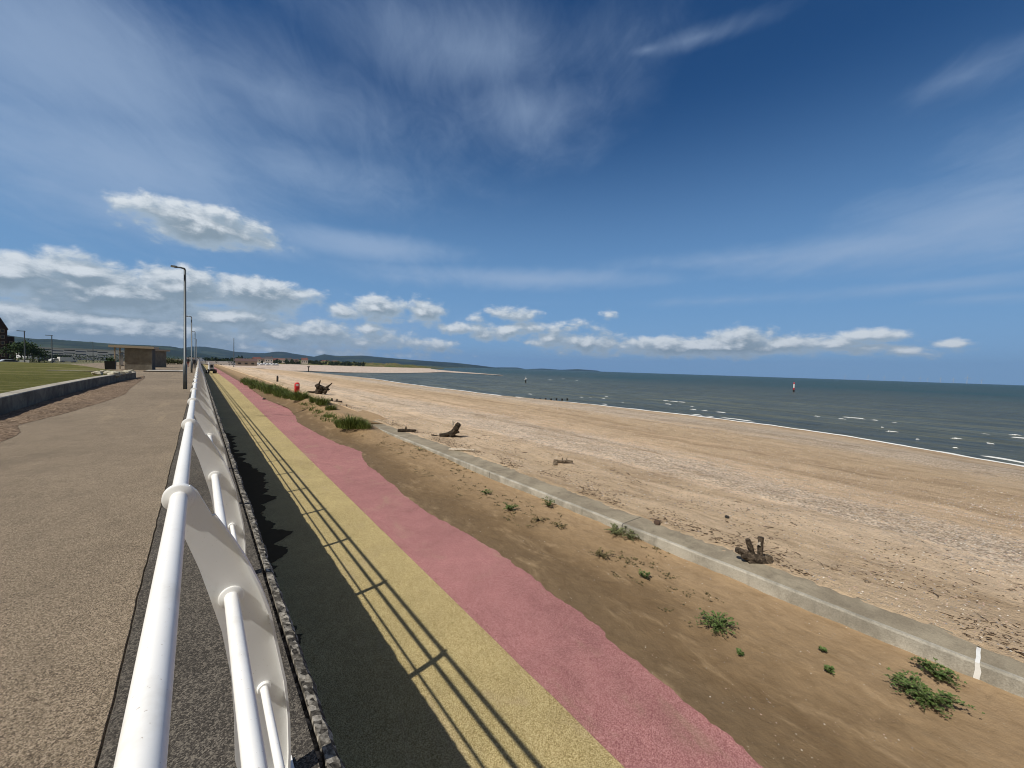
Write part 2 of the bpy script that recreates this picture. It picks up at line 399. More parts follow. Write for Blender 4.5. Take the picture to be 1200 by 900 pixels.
# upper promenade deck -------------------------------------------------
_gx = [-9500, -3000, -600, -200, -90, -60, -40, -26, -20, -14, -9, -4, .30]; _gy = [-60, 0, 20, 45, 60, 75, 90, 110, 140, 170, 250, 420, 1500, 9500]
def gz(x, y): return -.03-1.5*max(0, min(1, (y-62)/24 if x < -12 else (y-62)/24*max(0, (-x-6)/6)))-(0 if y < 430 else 2.0)
ground = grid(_gx, _gy, gz).build('ground', ground_m); tag(ground, kind='structure')
ys = frange(-6, 12, .06)+frange(13, 60, 1)+frange(70, 420, 10)
def crackx(y): return -.312+.010*N(0, y, .6)+.006*N(3, y, 5.0)
pr = grid(lambda y: [-16, -8, -4, -2, -1, -.6, crackx(y)-.009, crackx(y)-.002], ys, lambda x, y: 0.0 if x < crackx(y)-.006 else -.012)
promenade = pr.build('promenade', prom_m); tag(promenade, kind='structure')
# coping / wall top between the crack and the broken sea-side edge
def edgex(y): return .46+.018*N(5, y, 1.3)+.012*N(9, y, 5.0)+.010*N(2, y, 16)
coping = grid(lambda y: [crackx(y)-.001, crackx(y)+.005+.006*max(0,N(6,y,3)), 0, .2, .372], ys, lambda x, y: .004 if x > crackx(y)+.002 else -.01).build('coping', coping_m)
tag(coping, kind='structure')
# broken edge strip + wall face
ys2 = frange(-6, 14, .035)+frange(14.2, 60, .3)+frange(62, 420, 5)
sw = MB()
for y in ys2:
    e = edgex(y); r1 = .007*noise.noise(Vector((1, y*14, 0)))
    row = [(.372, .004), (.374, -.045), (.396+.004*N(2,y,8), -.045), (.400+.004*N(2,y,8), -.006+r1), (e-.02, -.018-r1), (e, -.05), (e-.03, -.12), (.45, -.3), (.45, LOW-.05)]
    for x, z in row: sw.v.append((x, y, z))
for j in range(len(ys2)-1):
    for i in range(8): a = j*9+i; sw.f.append((a, a+1, a+10, a+9))
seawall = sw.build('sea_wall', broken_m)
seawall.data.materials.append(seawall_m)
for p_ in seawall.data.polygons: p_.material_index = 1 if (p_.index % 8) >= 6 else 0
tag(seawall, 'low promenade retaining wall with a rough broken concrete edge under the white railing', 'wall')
# lower promenade: yellow strip, pink strip
def ybx(y): return 2.66+.012*max(0, min(y, 60))+.008*N(0, y, 2.2)
yl = frange(-8, 60, .5)+frange(65, 420, 8)
def joint(y): return False
low = grid(lambda y: [.40, 1.2, 2.0, ybx(y)], yl, lambda x, y: LOW).build('lower_promenade', yellow_m); tag(low, kind='structure')
pink = grid(lambda y: [ybx(y), 4.0, 6.5], yl, lambda x, y: LOW+.002).build('cycle_path', pink_m); tag(pink, kind='structure')
groove_m = mat('joint_groove', (.10, .08, .05), .9)
jb = MB()
for y in (25.9, 41, 60, 84, 115):
    jb.face([(.5, y, LOW+.006), (5.0, y+.0, LOW+.006), (5.0, y+.05, LOW+.006), (.5, y+.05, LOW+.006)])
tag(jb.build('path_joints', groove_m), kind='structure')
# dark mud and weed stains washed against the wall foot
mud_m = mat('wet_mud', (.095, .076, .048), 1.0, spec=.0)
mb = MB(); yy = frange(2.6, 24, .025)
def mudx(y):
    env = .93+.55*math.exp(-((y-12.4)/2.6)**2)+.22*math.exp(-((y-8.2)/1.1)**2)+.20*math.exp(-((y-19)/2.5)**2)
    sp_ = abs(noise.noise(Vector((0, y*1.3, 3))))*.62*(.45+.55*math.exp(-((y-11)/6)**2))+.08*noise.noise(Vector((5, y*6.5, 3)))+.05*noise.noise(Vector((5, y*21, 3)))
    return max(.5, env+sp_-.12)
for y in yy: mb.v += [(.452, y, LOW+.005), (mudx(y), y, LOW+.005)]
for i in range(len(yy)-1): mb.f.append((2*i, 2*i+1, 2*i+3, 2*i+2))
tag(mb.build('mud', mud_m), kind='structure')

# blown sand over the path -----------------------------------------------
EDGE = [(-8,3.5),(.9,3.60),(1.7,3.70),(2.14,3.72),(2.94,3.88),(3.93,3.94),(4.5,3.98),(5.11,4.06),(6.4,3.97),(7.62,3.88),(8.6,3.90),(9.7,4.01),(12.26,4.15),(13.3,4.30),(14.1,4.58),(15,4.50),(16.1,4.28),(19,4.12),(22.8,4.02),(25,4.35),(29.1,4.66),(33,4.5),(37.5,4.25),(48,4.35),(62,4.6),(90,4.6),(140,4.7),(420,4.8)]
def edge(y):
    for (a, b), (c, d) in zip(EDGE, EDGE[1:]):
        if a <= y <= c: t = (y-a)/(c-a); return b+(d-b)*t+.05*N(7, y, 1.7)+.045*N(1, y, 5)+.028*N(3, y, 14)+.014*N(2, y, 37)
    return 4.6
TUFTS = [(412,496,.75,'l'),(424,492,.5,'s'),(398,484,.45,'s'),(388,484,.35,'s'),(378,474,.45,'m'),(367,471,.3,'m'),(353,468,.6,'m'),(343,468,.6,'m'),(360,472,.35,'s')]
MOUNDS = [(at(u, v, LOW+.15), h) for u, v, h in ((412,500,.34),(398,492,.22),(380,480,.26),(350,473,.30),(335,465,.34),(322,461,.34),(312,457,.36),(303,453,.36),(296,450,.36),(289,447,.36),(425,502,.22),(366,478,.24))]
def sandz(x, y):
    e = edge(y); t = max(0, min(1, (x-e)/(6.43-e))); wall_t = t*t*(3-2*t)
    wave = .02*N(x, y, .7, 3)+.014*N(x, y, 2.3, 8)+.009*N(x, y, 7)+.005*N(x*1.0, y*.8, 15)
    hgt = .012*(1-math.exp(-max(0, x-e)*6)) + wall_t*(.05+.05*N(0, y, .35, 4)+.06*(y > 8)*min(1, (y-8)/6)) + wave*min(1, t*3)
    for p_, h in MOUNDS:
        s_ = 0.55 if p_.y < 24 else .8
        sy = s_*1.0+p_.y*.055
        hgt += h*math.exp(-((x-p_.x)/s_)**2-((y-p_.y)/sy)**2)
    # far side where the dune buries the wall
    if y > 18.5: hgt += min(1, (y-18.5)/3)*.20*wall_t
    return LOW+.004+max(hgt, 0)
def sxs(y):
    e = edge(y); far_ = 6.46 if y < 19.0 else 7.9
    return [e+(far_-e)*i/60 for i in range(61)]
ysd = frange(-2, 20, .045)+frange(20.3, 70, .35)+frange(75, 420, 8)
sand = grid(sxs, ysd, sandz, lambda x, y: (x-edge(y))/(6.43-edge(y))).build('blown_sand', sand_in_m, smooth=True); tag(sand, kind='structure')

# beach wall ----------------------------------------------------------------
WT = -1.36
ysw = frange(-8, 22, .25)
bw = MB()
prof = [(6.43, LOW-.1), (6.43, WT-.02), (6.445, WT), (6.49, WT+.002), (7.235, WT-.005), (7.25, WT-.02), (7.25, -2.2)]
for y in ysw:
    for x, z in prof: bw.v.append((x+.004*N(z, y, 2), y, z+.006*N(x, y, 1.5)))
for j in range(len(ysw)-1):
    for i in range(6): a = j*7+i; bw.f.append((a, a+1, a+8, a+7)[::-1])
bwall = bw.build('beach_wall', bwall_m)
walltop_m = mat('beach_wall_top', None, .95, concrete((.34, .295, .215), (.235, .20, .145), wall_joints), spec=.2)
bwall.data.materials.append(walltop_m)
for p_ in bwall.data.polygons: p_.material_index = 1 if (p_.index % 6) in (3, 4) else 0; tag(bwall, 'low pale concrete wall between the drifted sand and the open beach', 'wall')
# white sealant in the nearest joint
jm = mat('white_sealant', (.78, .78, .75), .6)
jy = -.05
js = MB(); seg = [(6.425, LOW+.03, .0), (6.425, -1.52, .004), (6.425, -1.44, -.004), (6.425, WT+.004, .006), (6.55, WT+.012, .0), (6.68, WT+.010, .004), (6.80, WT+.008, 0)]
k = 0
for x, z, dy in seg:
    wdt = .022 if z < WT else .016
    for s_ in (-1, 1): js.v.append((x, jy+dy+s_*wdt, z))
for i in range(len(seg)-1): js.f.append((2*i, 2*i+1, 2*i+3, 2*i+2))
js.build('joint_filler', jm, bwall)['label'] = 'white sealant strip filling the wall joint'

# beach -----------------------------------------------------------------------
SHORE = [(-40,40.5),(-10,42.2),(-1.6,42.8),(2.4,45.3),(8,48.2),(15.9,50.6),(26,51),(40,50.2),(50,48.6),(56,46.2),(73.6,47.3),(94,47),(112,47.6),(144.5,50.5),(170,49.5),(195,44),(212,36),(228,28),(248,20.5),(290,15),(350,12),(420,10.5)]
def shore(y):
    for (a, b), (c, d) in zip(SHORE, SHORE[1:]):
        if a <= y <= c: t = (y-a)/(c-a); return b+(d-b)*t+.5*N(4, y, .12)+.25*N(8, y, .5)
    return 10
def b0(y): return 6.93+.28*min(1, max(0, y)/9)
def beach_s(x, y): return (x-b0(y))/(shore(y)-b0(y))
def beachz(x, y):
    s_ = max(0, beach_s(x, y))
    top = WT+.012
    if s_ <= 1: z = top+(SEA-top)*(.55*s_+.45*s_*s_*s_)
    else: z = SEA-(s_-1)*4
    z += .05*math.exp(-((s_-.14)/.05)**2)+.10*math.exp(-((s_-.60)/.07)**2)*min(1, (shore(y)-7)/40)
    d = x-b0(y); k = min(1, d/1.2)*max(0, 1-max(0, s_-.75)*4)
    near = 1/(1+max(0, math.hypot(x, y)-12)/10)
    if d < .05: return WT-.012-.05*max(0, -d/.22)+.012*N(x, y, 1.6, 4)+.026*N(x, y, 9, 7)+.012*N(x, y, 24, 7)+.014
    z += k*(.05*N(x, y, .45, 2)+.035*N(x, y, 1.3, 5)+near*(.022*N(x, y, 4.0, 1)+.012*N(x, y, 9.0, 6)))
    if y > 21: z += .22*math.exp(-d*.9)*min(1, (y-21)/4)
    if x < 7.32: z = max(z, WT+.012+.012*N(x, y, 5, 2))
    return z
def bxs(y):
    sh = shore(y)-b0(y); r_ = []
    for i in range(200):
        t = i/199*1.06
        r_.append(b0(y)-.22+(sh+.22)*(.12*t+.88*t**2.2 if t < 1 else .12*t+.88*t**2.2))
    return r_
ysb = frange(-8, 14, .085)+frange(14.2, 40, .25)+frange(41, 120, 1)+frange(123, 420, 3)
beach = grid(bxs, ysb, beachz, beach_s).build('beach', beach_m, smooth=True); tag(beach, kind='structure')
# foam line where the sea meets the sand + small breakers
fm = MB()
ysf = frange(-8, 250, .18)
for y in ysf:
    x = shore(y)-.15+.25*N(1, y, .8, 3); wdt = max(.04, .30+.55*N(2, y, .33, 9)+.25*N(2, y, 1.6))*(1+y*.004)
    for t, z in ((0, .0), (.5, .07), (1, .0)): fm.v.append((x+wdt*t, y, SEA+.012+z))
for j in range(len(ysf)-1):
    for i in range(2): a = j*3+i; fm.f.append((a, a+1, a+4, a+3))
for off0, thr, seed_ in ((2.2, .26, 1), (9.5, .35, 3), (15, .37, 4), (23, .40, 5)):
    k0 = len(fm.v); cnt = 0
    for y in frange(-30, 75, .22):
        g_ = noise.noise(Vector((seed_*3.3, y*.13, 0)))+.55*noise.noise(Vector((seed_, y*.7, 5)))
        wdt = max(0, g_-thr)*(1.6+off0*.05); x = shore(max(-39, y))+off0+1.2*noise.noise(Vector((seed_, y*.06, 2)))+.3*noise.noise(Vector((seed_, y*.5, 9)))
        for t, z in ((0, 0), (.5, min(.07, wdt*.3)), (1, 0)): fm.v.append((x+wdt*t, y, SEA+.006+z))
        if cnt:
            for i in range(2): a = k0+(cnt-1)*3+i; fm.f.append((a, a+1, a+4, a+3))
        cnt += 1
tag(fm.build('foam', foam_m, smooth=True), 'thin line of white foam along the water edge', kind='stuff')
wc = MB()
for (u, v, wpx) in [(776,485,8),(717,479,6),(822,489,5),(957,488,7),(943,508,6),(1045,506,16),(1034,501,4),(1120,514,14),(1190,510,16),(986,491,8),(1119,525,6),(1160,520,5),(929,503,3),(676,446,4),(645,445,6),(660,444,5),(1075,515,6),(707,478,3)]:
    c = at(u, v, SEA); e_ = at(u+wpx, v+wpx*.06, SEA); d = (e_-c); n = 24; L = d.length*1.1; yd = Vector((.12, 1, 0)).normalized() if abs(d.y) > abs(d.x) else d.normalized(); xd = Vector((yd.y, -yd.x, 0)); ext = d.length
    yd = d.normalized(); xd = Vector((-yd.y, yd.x, 0))
    k0 = len(wc.v)
    for i in range(n+1):
        t = i/n*2-1; ww = max(.02, (1-t*t)*(.10+.30*noise.noise(Vector((t*9, u, 0)))))*(1+c.length*.006); off = .7*noise.noise(Vector((t*2, u, 4)))
        for q_, z in ((-1, .01), (0, .07), (1, .01)): p_ = c+yd*(t*ext*.5)+xd*(off+q_*ww*.55); wc.v.append((p_.x, p_.y, SEA+.01+z*(1-t*t)))
    for i in range(n):
        for j in range(2): a = k0+i*3+j; wc.f.append((a, a+1, a+4, a+3))
tag(wc.build('whitecaps', foam_m, smooth=True), 'small white breaking crests scattered over the dark water', kind='stuff')

# far shore: sand spit, dunes ------------------------------------------------
spit_m = mat('spit_sand', None, .95, aggregate((.36, .29, .23), (.52, .42, .34), (.66, .56, .48), 1.2, .03, .15, .2), spec=.2)
front = [(282,433.0),(300,433.0),(330,434.2),(360,434.7),(400,436.3),(440,436.9),(480,437.0),(500,436.6),(520,436.0),(550,437.6),(575,439.0),(589,440.0)]
backp = [(589,439.6),(560,437.2),(535,435.3),(520,434.0),(505,432.4)]
pts = [at(u, v, SEA+.25) for u, v in front+backp]
bk = [far(505, 1500, SEA+.25), far(300, 1500, SEA+.25), Vector((18, 1400, SEA+.25)), Vector((10, 330, SEA+.25))]
mb = MB().face(pts+bk)
tag(mb.build('sand_spit', spit_m), kind='structure')
plain_m = mat('far_fields', None, .95, aggregate((.03, .05, .02), (.07, .09, .04), (.16, .15, .08), .05, .004, .5, .2), spec=.1)
pl = [Vector((.6, 420, SEA+.5)), Vector((9, 420, SEA+.5)), far(300, 900, SEA+.5), far(500, 1200, SEA+.5), far(560, 7000, SEA+.5), far(560, 9800, SEA+.5), Vector((.6, 9800, SEA+.5))]
tag(MB().face(pl).build('coastal_plain', plain_m), kind='structure')
def dunefn(q, pos):
    n1 = q.noise(pos, .05, 6, .7); n2 = q.noise(pos, .25, 5, .7)
    c = q.ramp(q.m('ADD', q.m('MULTIPLY', n1, .6), q.m('MULTIPLY', n2, .4)), [(.36, (.035, .055, .018)), (.48, (.09, .10, .03)), (.58, (.17, .125, .06)), (.66, (.40, .31, .22))])
    return c, (n2, 1, 1.0)
dune_m = mat('dune_grass', None, .95, dunefn, spec=.1)
mb = MB(); cols = 160; 
for i in range(cols+1):
    u = 286+(520-286)*i/cols; hpx = (2.8+1.0*noise.noise(Vector((u*.09, 0, 0)))+.7*noise.noise(Vector((u*.5, 3, 0))))*(1 if u < 470 else max(.0, (520-u)/50))
    for dd, hf in ((820, 0), (850, .55), (890, 1), (960, .8), (1050, 0)):
        p_ = far(u, dd, 0); h = hpx/455*900*1.2*hf*(1+.25*noise.noise(Vector((u*.8, dd*.1, 0)))); mb.v.append((p_.x, p_.y, SEA+.2+max(0, h)+1.2*(hf > 0)*(u < 500)))
for i in range(cols):
    for j in range(4): a = i*5+j; mb.f.append((a, a+5, a+6, a+1))
tag(mb.build('dunes', dune_m, smooth=True), kind='structure')

# hills ---------------------------------------------------------------------
def hillfn(q, pos):
    n1 = q.noise(pos, .0016, 6, .6); n2 = q.noise(pos, .008, 6, .7); v = q.vor(pos, .0045, 'F1', 1)
    s = q.n('ShaderNodeSeparateColor'); q.put(s.inputs[0], v)
    c = q.ramp(s.outputs[0], [(.15, (.009, .020, .010)), (.5, (.016, .032, .014)), (.85, (.040, .055, .026))])
    c = q.mix(q.step(n1, .44, .56, 1, 0), c, (.007, .016, .010))
    c = q.mix(q.step(n2, .5, .62, 0, .7), c, (.011, .020, .012))
    return c, (n2, .6, 12.0)
hill_m = mat('hill_cover', None, .95, hillfn, spec=.1)
def hills(name, sil, D, depth, seed):
    mb = MB(); us = []; u = sil[0][0]
    while u <= sil[-1][0]: us.append(u); u += 2.0
    rows = [(-depth, 0.0), (-.72*depth, .22), (-.45*depth, .52), (-.2*depth, .82), (0, 1.0), (.3*depth, .8), (.8*depth, 0)]
    for u in us:
        for (a, b), (c, d) in zip(sil, sil[1:]):
            if a <= u <= c: v = b+(d-b)*(u-a)/(c-a); break
        H = max(0, elev(u, v, D)-SEA)*(1+.02*noise.noise(Vector((u*.25, seed, 0))))
        for dd, hf in rows:
            p_ = far(u, D+dd, 0)
            jit = 1+.22*noise.noise(Vector((p_.x/500, p_.y/500, seed)))*(0 if hf in (0.0, 1.0) else 1)
            mb.v.append((p_.x, p_.y, SEA-.6+H*hf*jit))
    n = len(rows)
    for i in range(len(us)-1):
        for j in range(n-1): a = i*n+j; mb.f.append((a, a+n, a+n+1, a+1))
    o = mb.build(name, hill_m, smooth=True); tag(o, kind='structure')
hills('hills', [(-80,388),(0,391),(14,393.5),(32,396),(45,397.3),(60,397),(75,398.5),(110,401),(140,403.2),(175,404.5),(200,405.8),(215,408.5),(232,413),(250,417),(270,420.5)], 4200, 1400, 1.0)
hills('hills', [(196,412),(210,408.5),(225,406),(240,406.2),(260,409),(275,412),(300,413.7),(311,413.7),(323,412),(333,412.2),(343,414.2),(368,418),(380,415),(391,416.7),(400,417),(426,416.6),(440,418),(470,420.6),(496,422.6),(532,425),(560,428),(586,431.5),(600,433.6)], 7000, 1700, 5.0)
hills('hills', [(560,430.5),(600,430.5),(606,430.6),(616,432.6),(635,431.8),(657,433.3),(677,432.5),(700,434.2),(709,437.0),(716,438.5)], 10200, 900, 9.0)

# haze ------------------------------------------------------------------------
hz = bpy.data.materials.new('haze_air'); hz.use_nodes = True; ht = hz.node_tree; ht.nodes.clear()
pv = ht.nodes.new('ShaderNodeVolumePrincipled'); pv.inputs['Color'].default_value = (.42, .66, 1, 1); pv.inputs['Density'].default_value = 5.5e-5; pv.inputs['Anisotropy'].default_value = .3
ho_ = ht.nodes.new('ShaderNodeOutputMaterial'); ht.links.new(pv.outputs[0], ho_.inputs['Volume'])
HAZE = MB().box((0, 0, (450+SEA-6)/2), (27000, 27000, 450-(SEA-6))).build('haze', hz); tag(HAZE, 'thin blue summer haze over the bay', kind='stuff')

# ================================================================== RAILING
galv_m = mat('dark_grey_metal', (.10, .115, .125), .45, metal=.3)
SP = 1.772; P0 = -.14
outer = [(-.022,1.185),(-.005,1.165),(.036,1.072),(.088,.974),(.127,.89),(.168,.783),(.198,.68),(.226,.523),(.247,.406),(.260,.265),(.264,.129),(.262,.012)]
inner = [(.150,.012),(.118,.08),(.101,.17),(.099,.31),(.089,.484),(.062,.66),(.027,.80),(0,.904),(-.03,.996),(-.062,1.09),(-.078,1.13)]
rail = empty('promenade_railing', (0, 0, 0))
tag(rail, 'long white painted tubular railing with curved posts along the promenade edge', 'railing')
def add_post():
    p = MB(); p.prism(outer+inner, -.006, .006)
    post = p.build('post', paint_m, rail)
    fl = MB(); k = 0; oo = outer[2:]
    for i, (x, z) in enumerate(oo):
        a = oo[max(i-1, 0)]; b = oo[min(i+1, len(oo)-1)]; tx, tz = b[0]-a[0], b[1]-a[1]; L = math.hypot(tx, tz); nx, nz = -tz/L, tx/L
        wd = .034 if i > 2 else .008+.009*i
        for dy, dn in ((-wd, 0), (wd, 0), (wd, .008), (-wd, .008)): fl.v.append((x+nx*dn, dy, z+nz*dn))
    for i in range(len(oo)-1):
        for j in range(4): a = i*4+j; b = i*4+(j+1) % 4; fl.f.append((a, b, b+4, a+4))
    fl.f.append((3, 2, 1, 0)); q = (len(oo)-1)*4; fl.f.append((q, q+1, q+2, q+3))
    fo = fl.build('flange', paint_m, post); smooth_edges(fo)
    for (x, z, r, t) in ((-.050, 1.15, .042, .016), (.088, .775, .037, .014), (.186, .40, .022, .018)):
        c = MB().tube([(x, -t, z), (x, -t*.8, z), (x, t*.8, z), (x, t, z)], [r*.90, r, r, r*.90], 36)
        smooth_edges(c.build('collar', paint_m, post), 50)
    f = MB().box((.205, 0, .012), (.17, .12, .016)); f.tube([(.15, .04, .02), (.15, .04, .034)], .011, 6); f.tube([(.25, -.04, .02), (.25, -.04, .034)], .011, 6)
    f.box((.165, -.045, .035), (.012, .05, .05))
    f.build('foot_plate', paint_m, post)
    return post
p0 = add_post(); p0.location = (0, P0, 0)
for i in range(1, 14):
    c = copy_tree(p0, rail); c.location = (0, P0+SP*i, 0)
def flatpost(mb, y):
    k = len(mb.v); q = MB(); q.prism(outer+inner, -.006, .006)
    oo = outer[1:]
    q.tube([(x, 0, z) for x, z in oo], .03, 4)
    for (x, z, r, t) in ((-.050, 1.15, .042, .016), (.088, .775, .037, .014), (.186, .40, .022, .018)): q.tube([(x, -t, z), (x, t, z)], r, 14)
    mb.v += [(a, b+y, c) for a, b, c in q.v]; mb.f += [tuple(i+k for i in f) for f in q.f]
m1 = MB(); flatpost(m1, 0); fp = m1.build('post', paint_m, rail); fp.location = (0, P0+SP*14, 0)
for i in range(15, 100):
    c = fp.copy(); COL.objects.link(c); c.parent = rail; c.location = (0, P0+SP*i, 0)
m2 = MB()
for i in range(100, 190):
    q = MB().prism(outer+inner, -.02, .02); k = len(m2.v); m2.v += [(a, b+P0+SP*i, c) for a, b, c in q.v]; m2.f += [tuple(j+k for j in f) for f in q.f]
m2.build('distant_posts', paint_m, rail)['kind'] = 'stuff'
for nm, x, z, r in (('handrail', -.050, 1.15, .0225), ('middle_rail', .088, .775, .021), ('lower_rail', .186, .40, .0125)):
    ysr = frange(-2.5, 20, .5)+frange(24, 336, 6)
    smooth_edges(MB().tube([(x, y, z) for y in ysr], r, 32).build(nm, paint_m, rail), 50)

# ================================================================== LAMPS
def lamp(name, h, arm=.9, dark=True):
    t = empty(name)
    p = MB().tube([(0, 0, 0), (0, 0, 1.25), (0, 0, 1.27), (0, 0, h)], [.085, .085, .062, .048], 14); p.build('pole', galv_m, t, smooth=True)
    b = MB().tube([(0, 0, h), (-.02, 0, h+.07), (-.15, 0, h+.10), (-.30, 0, h+.10)], [.05, .05, .04, .035], 10); b.build('bracket', galv_m, t, smooth=True)
    l = MB().box((-.30-arm*.32, 0, h+.115), (arm*.66, .26, .055), taper=.85)
    l.tube([(-.30, 0, h+.10), (-.42, 0, h+.11)], [.05, .06], 10)
    lh = l.build('lamp_head', galv_m, t)
    g = MB().box((-.30-arm*.36, 0, h+.080), (arm*.4, .2, .012)); g.build('lens', mat('lamp_lens', (.7, .72, .7), .2), lh)
    d = MB().box((.0, -.087, .55), (.09, .012, .32)); d.build('access_door', galv_m, t)
    return t
lg = 'street lamps along the promenade railing'
L1 = lamp('street_lamp', 6.05, arm=.38); g_ = at(217, 456, 0); L1.location = (-.55, g_.y, 0)
tag(L1, 'tall dark grey street lamp nearest the camera beside the white railing', 'street lamp', lg)
L2 = copy_tree(L1); L2.location = (-.62, 55.5, 0); tag(L2, 'second dark street lamp beside the railing, between the near one and the smaller ones', 'street lamp', lg)
L3 = copy_tree(L1); L3.location = (-.50, 86, 0); tag(L3, 'third street lamp beside the railing, just showing right of the second', 'street lamp', lg)
L4 = copy_tree(L1); L4.location = (-.45, 118, 0); tag(L4, 'smallest and farthest street lamp standing beside the railing', 'street lamp', lg)

# ================================================================== GARDEN WALL, SOIL, GRASS
grass_m = mat('lawn', None, .95, lambda q, pos: (q.mix(q.step(q.noise(q.scale(pos, (.25, 1, 1)), .55, 7, .7, .5), .50, .66), q.ramp(q.noise(pos, 3.0, 7, .8), [(.3, (.05, .058, .010)), (.6, (.120, .118, .026)), (.8, (.22, .19, .06))]), (.27, .24, .11)), (q.noise(pos, 25, 5, .8), 1.0, .05)), spec=.15)
soil_m = mat('soil', None, .95, aggregate((.07, .045, .028), (.185, .130, .085), (.36, .27, .19), 40, .8, .4, 1.0), spec=.15)
GW = [(-3.35,6.0),(-3.62,11.0),(-3.85,15.6),(-3.97,20),(-4.02,26),(-3.95,31),(-3.70,35.5),(-3.45,38.0),(-3.55,39.0)]
def gwp(t):
    n = len(GW)-1; f = t*n; i = min(int(f), n-1); f -= i; return Vector((GW[i][0]+(GW[i+1][0]-GW[i][0])*f, GW[i][1]+(GW[i+1][1]-GW[i][1])*f, 0))
def crom(t):
    e = .03; p = sum((gwp(max(0, min(1, t+k*e))) for k in (-2, -1, 0, 1, 2)), Vector((0, 0, 0)))/5; return p
GT = .47
mb = MB(); NP = 90
path = [crom(i/NP) for i in range(NP+1)]
path += [Vector((-3.75, 39.6, 0)), Vector((-4.2, 40.0, 0)), Vector((-5.2, 40.3, 0)), Vector((-8, 40.6, 0))]
for i, p_ in enumerate(path):
    t_ = (path[min(i+1, len(path)-1)]-path[max(i-1, 0)]).normalized(); nn = Vector((-t_.y, t_.x, 0))
    for off, z in ((0, -.05), (0, GT-.02), (.015, GT), (.33, GT), (.345, GT-.02), (.345, 0)):
        q = p_+nn*off; mb.v.append((q.x, q.y, z))
for i in range(len(path)-1):
    for j in range(5): a = i*6+j; mb.f.append((a, a+1, a+7, a+6))
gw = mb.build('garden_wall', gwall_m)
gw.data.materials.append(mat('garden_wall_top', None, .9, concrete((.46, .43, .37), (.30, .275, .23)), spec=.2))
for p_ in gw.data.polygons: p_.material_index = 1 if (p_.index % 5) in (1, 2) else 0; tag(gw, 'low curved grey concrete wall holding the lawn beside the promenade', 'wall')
# soil strip on the deck, ragged
SO = [(8, -2.75), (12, -2.90), (15.5, -3.0), (18, -2.97), (21.5, -2.95), (25, -2.90), (29, -2.95), (31.5, -3.05), (34, -2.95), (36.5, -2.95), (38.5, -3.3), (39.5, -3.5)]
SO = [(6, -2.5), (9, -2.62), (12.2, -2.78)] + [(at(u, v, 0).y, at(u, v, 0).x) for u, v in ((20,499),(45,492),(75,485),(105,476),(128,469),(147,462),(152,456),(160,450),(169,444),(170,441))]
def soe(y):
    for (a, b), (c, d) in zip(SO, SO[1:]):
        if a <= y <= c: return b+(d-b)*(y-a)/(c-a)+.04*N(0, y, 1.5)+.02*N(0, y, 6)
    return SO[-1][1]
def gwx(y): 
    b = min(path[:NP+1], key=lambda p: abs(p.y-y)); return b.x
mb = MB(); yy = frange(6.2, SO[-1][0], .12)
for y in yy:
    a, b = soe(y), min(gwx(y), -3.3)-.05
    for i in range(9):
        t = i/8; mb.v.append((a+(b-a)*t, y, .006+.05*math.sin(math.pi*min(1, t*1.2)*.8)*(1+.8*N(t*3, y, 2))))
for j in range(len(yy)-1):
    for i in range(8): a = j*9+i; mb.f.append((a, a+9, a+10, a+1))
tag(mb.build('soil', soil_m, smooth=True), kind='structure')
# lawn
mb = MB(); lp = [p_+Vector((-.33, 0, 0)) for p_ in path[:NP+1]]
xs_ = 26
for p_ in [Vector((-3.6, 2, 0))]+lp+[Vector((-4.2, 40.2, 0)), Vector((-5.5, 44, 0)), Vector((-7.5, 52, 0)), Vector((-9.5, 60, 0)), Vector((-12, 68, 0)), Vector((-15, 76, 0))]:
    for i in range(xs_+1): 
        t = (i/xs_)**2; x = p_.x-t*60; mb.v.append((x, p_.y, GT-.03+.03*N(x, p_.y, .4)*min(1, i)-.012*i*(i < 5)))
n_ = xs_+1; rows_ = len(mb.v)//n_
for j in range(rows_-1):
    for i in range(xs_): a = j*n_+i; mb.f.append((a, a+n_, a+n_+1, a+1))
tag(mb.build('lawn', grass_m, smooth=True), kind='structure')
# pale rocks at the end of the lawn
rock_m = mat('pale_rock', None, .9, concrete((.55, .52, .42), (.30, .27, .20)), spec=.2)
def rock(name, loc, s, seed, m_=rock_m, flat=.6):
    bpyv = []; mb = MB(); n1, n2 = 9, 12
    for i in range(n1+1):
        th = math.pi*i/n1
        for j in range(n2):
            ph = 2*math.pi*j/n2; d = Vector((math.sin(th)*math.cos(ph), math.sin(th)*math.sin(ph), math.cos(th)))
            k = 1+.35*noise.noise(d*1.6+Vector((seed, 0, 0)))+.12*noise.noise(d*5+Vector((0, seed, 0)))
            mb.v.append((d.x*s*k, d.y*s*k, d.z*s*k*flat))
    for i in range(n1):
        for j in range(n2): a = i*n2+j; b = i*n2+(j+1) % n2; mb.f.append((a, a+n2, b+n2, b))
    return mb.build(name, m_, loc=loc)
rocks = [(115,438,.42,'rounded pale boulder at the left end of the rockery on the lawn'),(121,436,.33,'small pale boulder second from the left in the lawn rockery'),
 (127,437.5,.38,'pale boulder in front of the dark planter at the end of the lawn'),(134,439,.50,'broad flat pale boulder in the middle of the lawn rockery'),(141,438,.40,'pale boulder right of the broad flat one in the lawn rockery'),
 (148,437,.42,'pale boulder lying below the left corner of the near shelter'),(154,435.5,.33,'rightmost small pale boulder of the rockery beside the wall')]
for i, (u, v, s_, lab) in enumerate(rocks):
    p_ = at(u, v, GT); rock('rock', (p_.x, p_.y, GT+.02), s_*.62, i*2.1); tag(bpy.data.objects[-1] if False else COL.objects[-1], lab, 'rock', 'rockery at the end of the lawn')
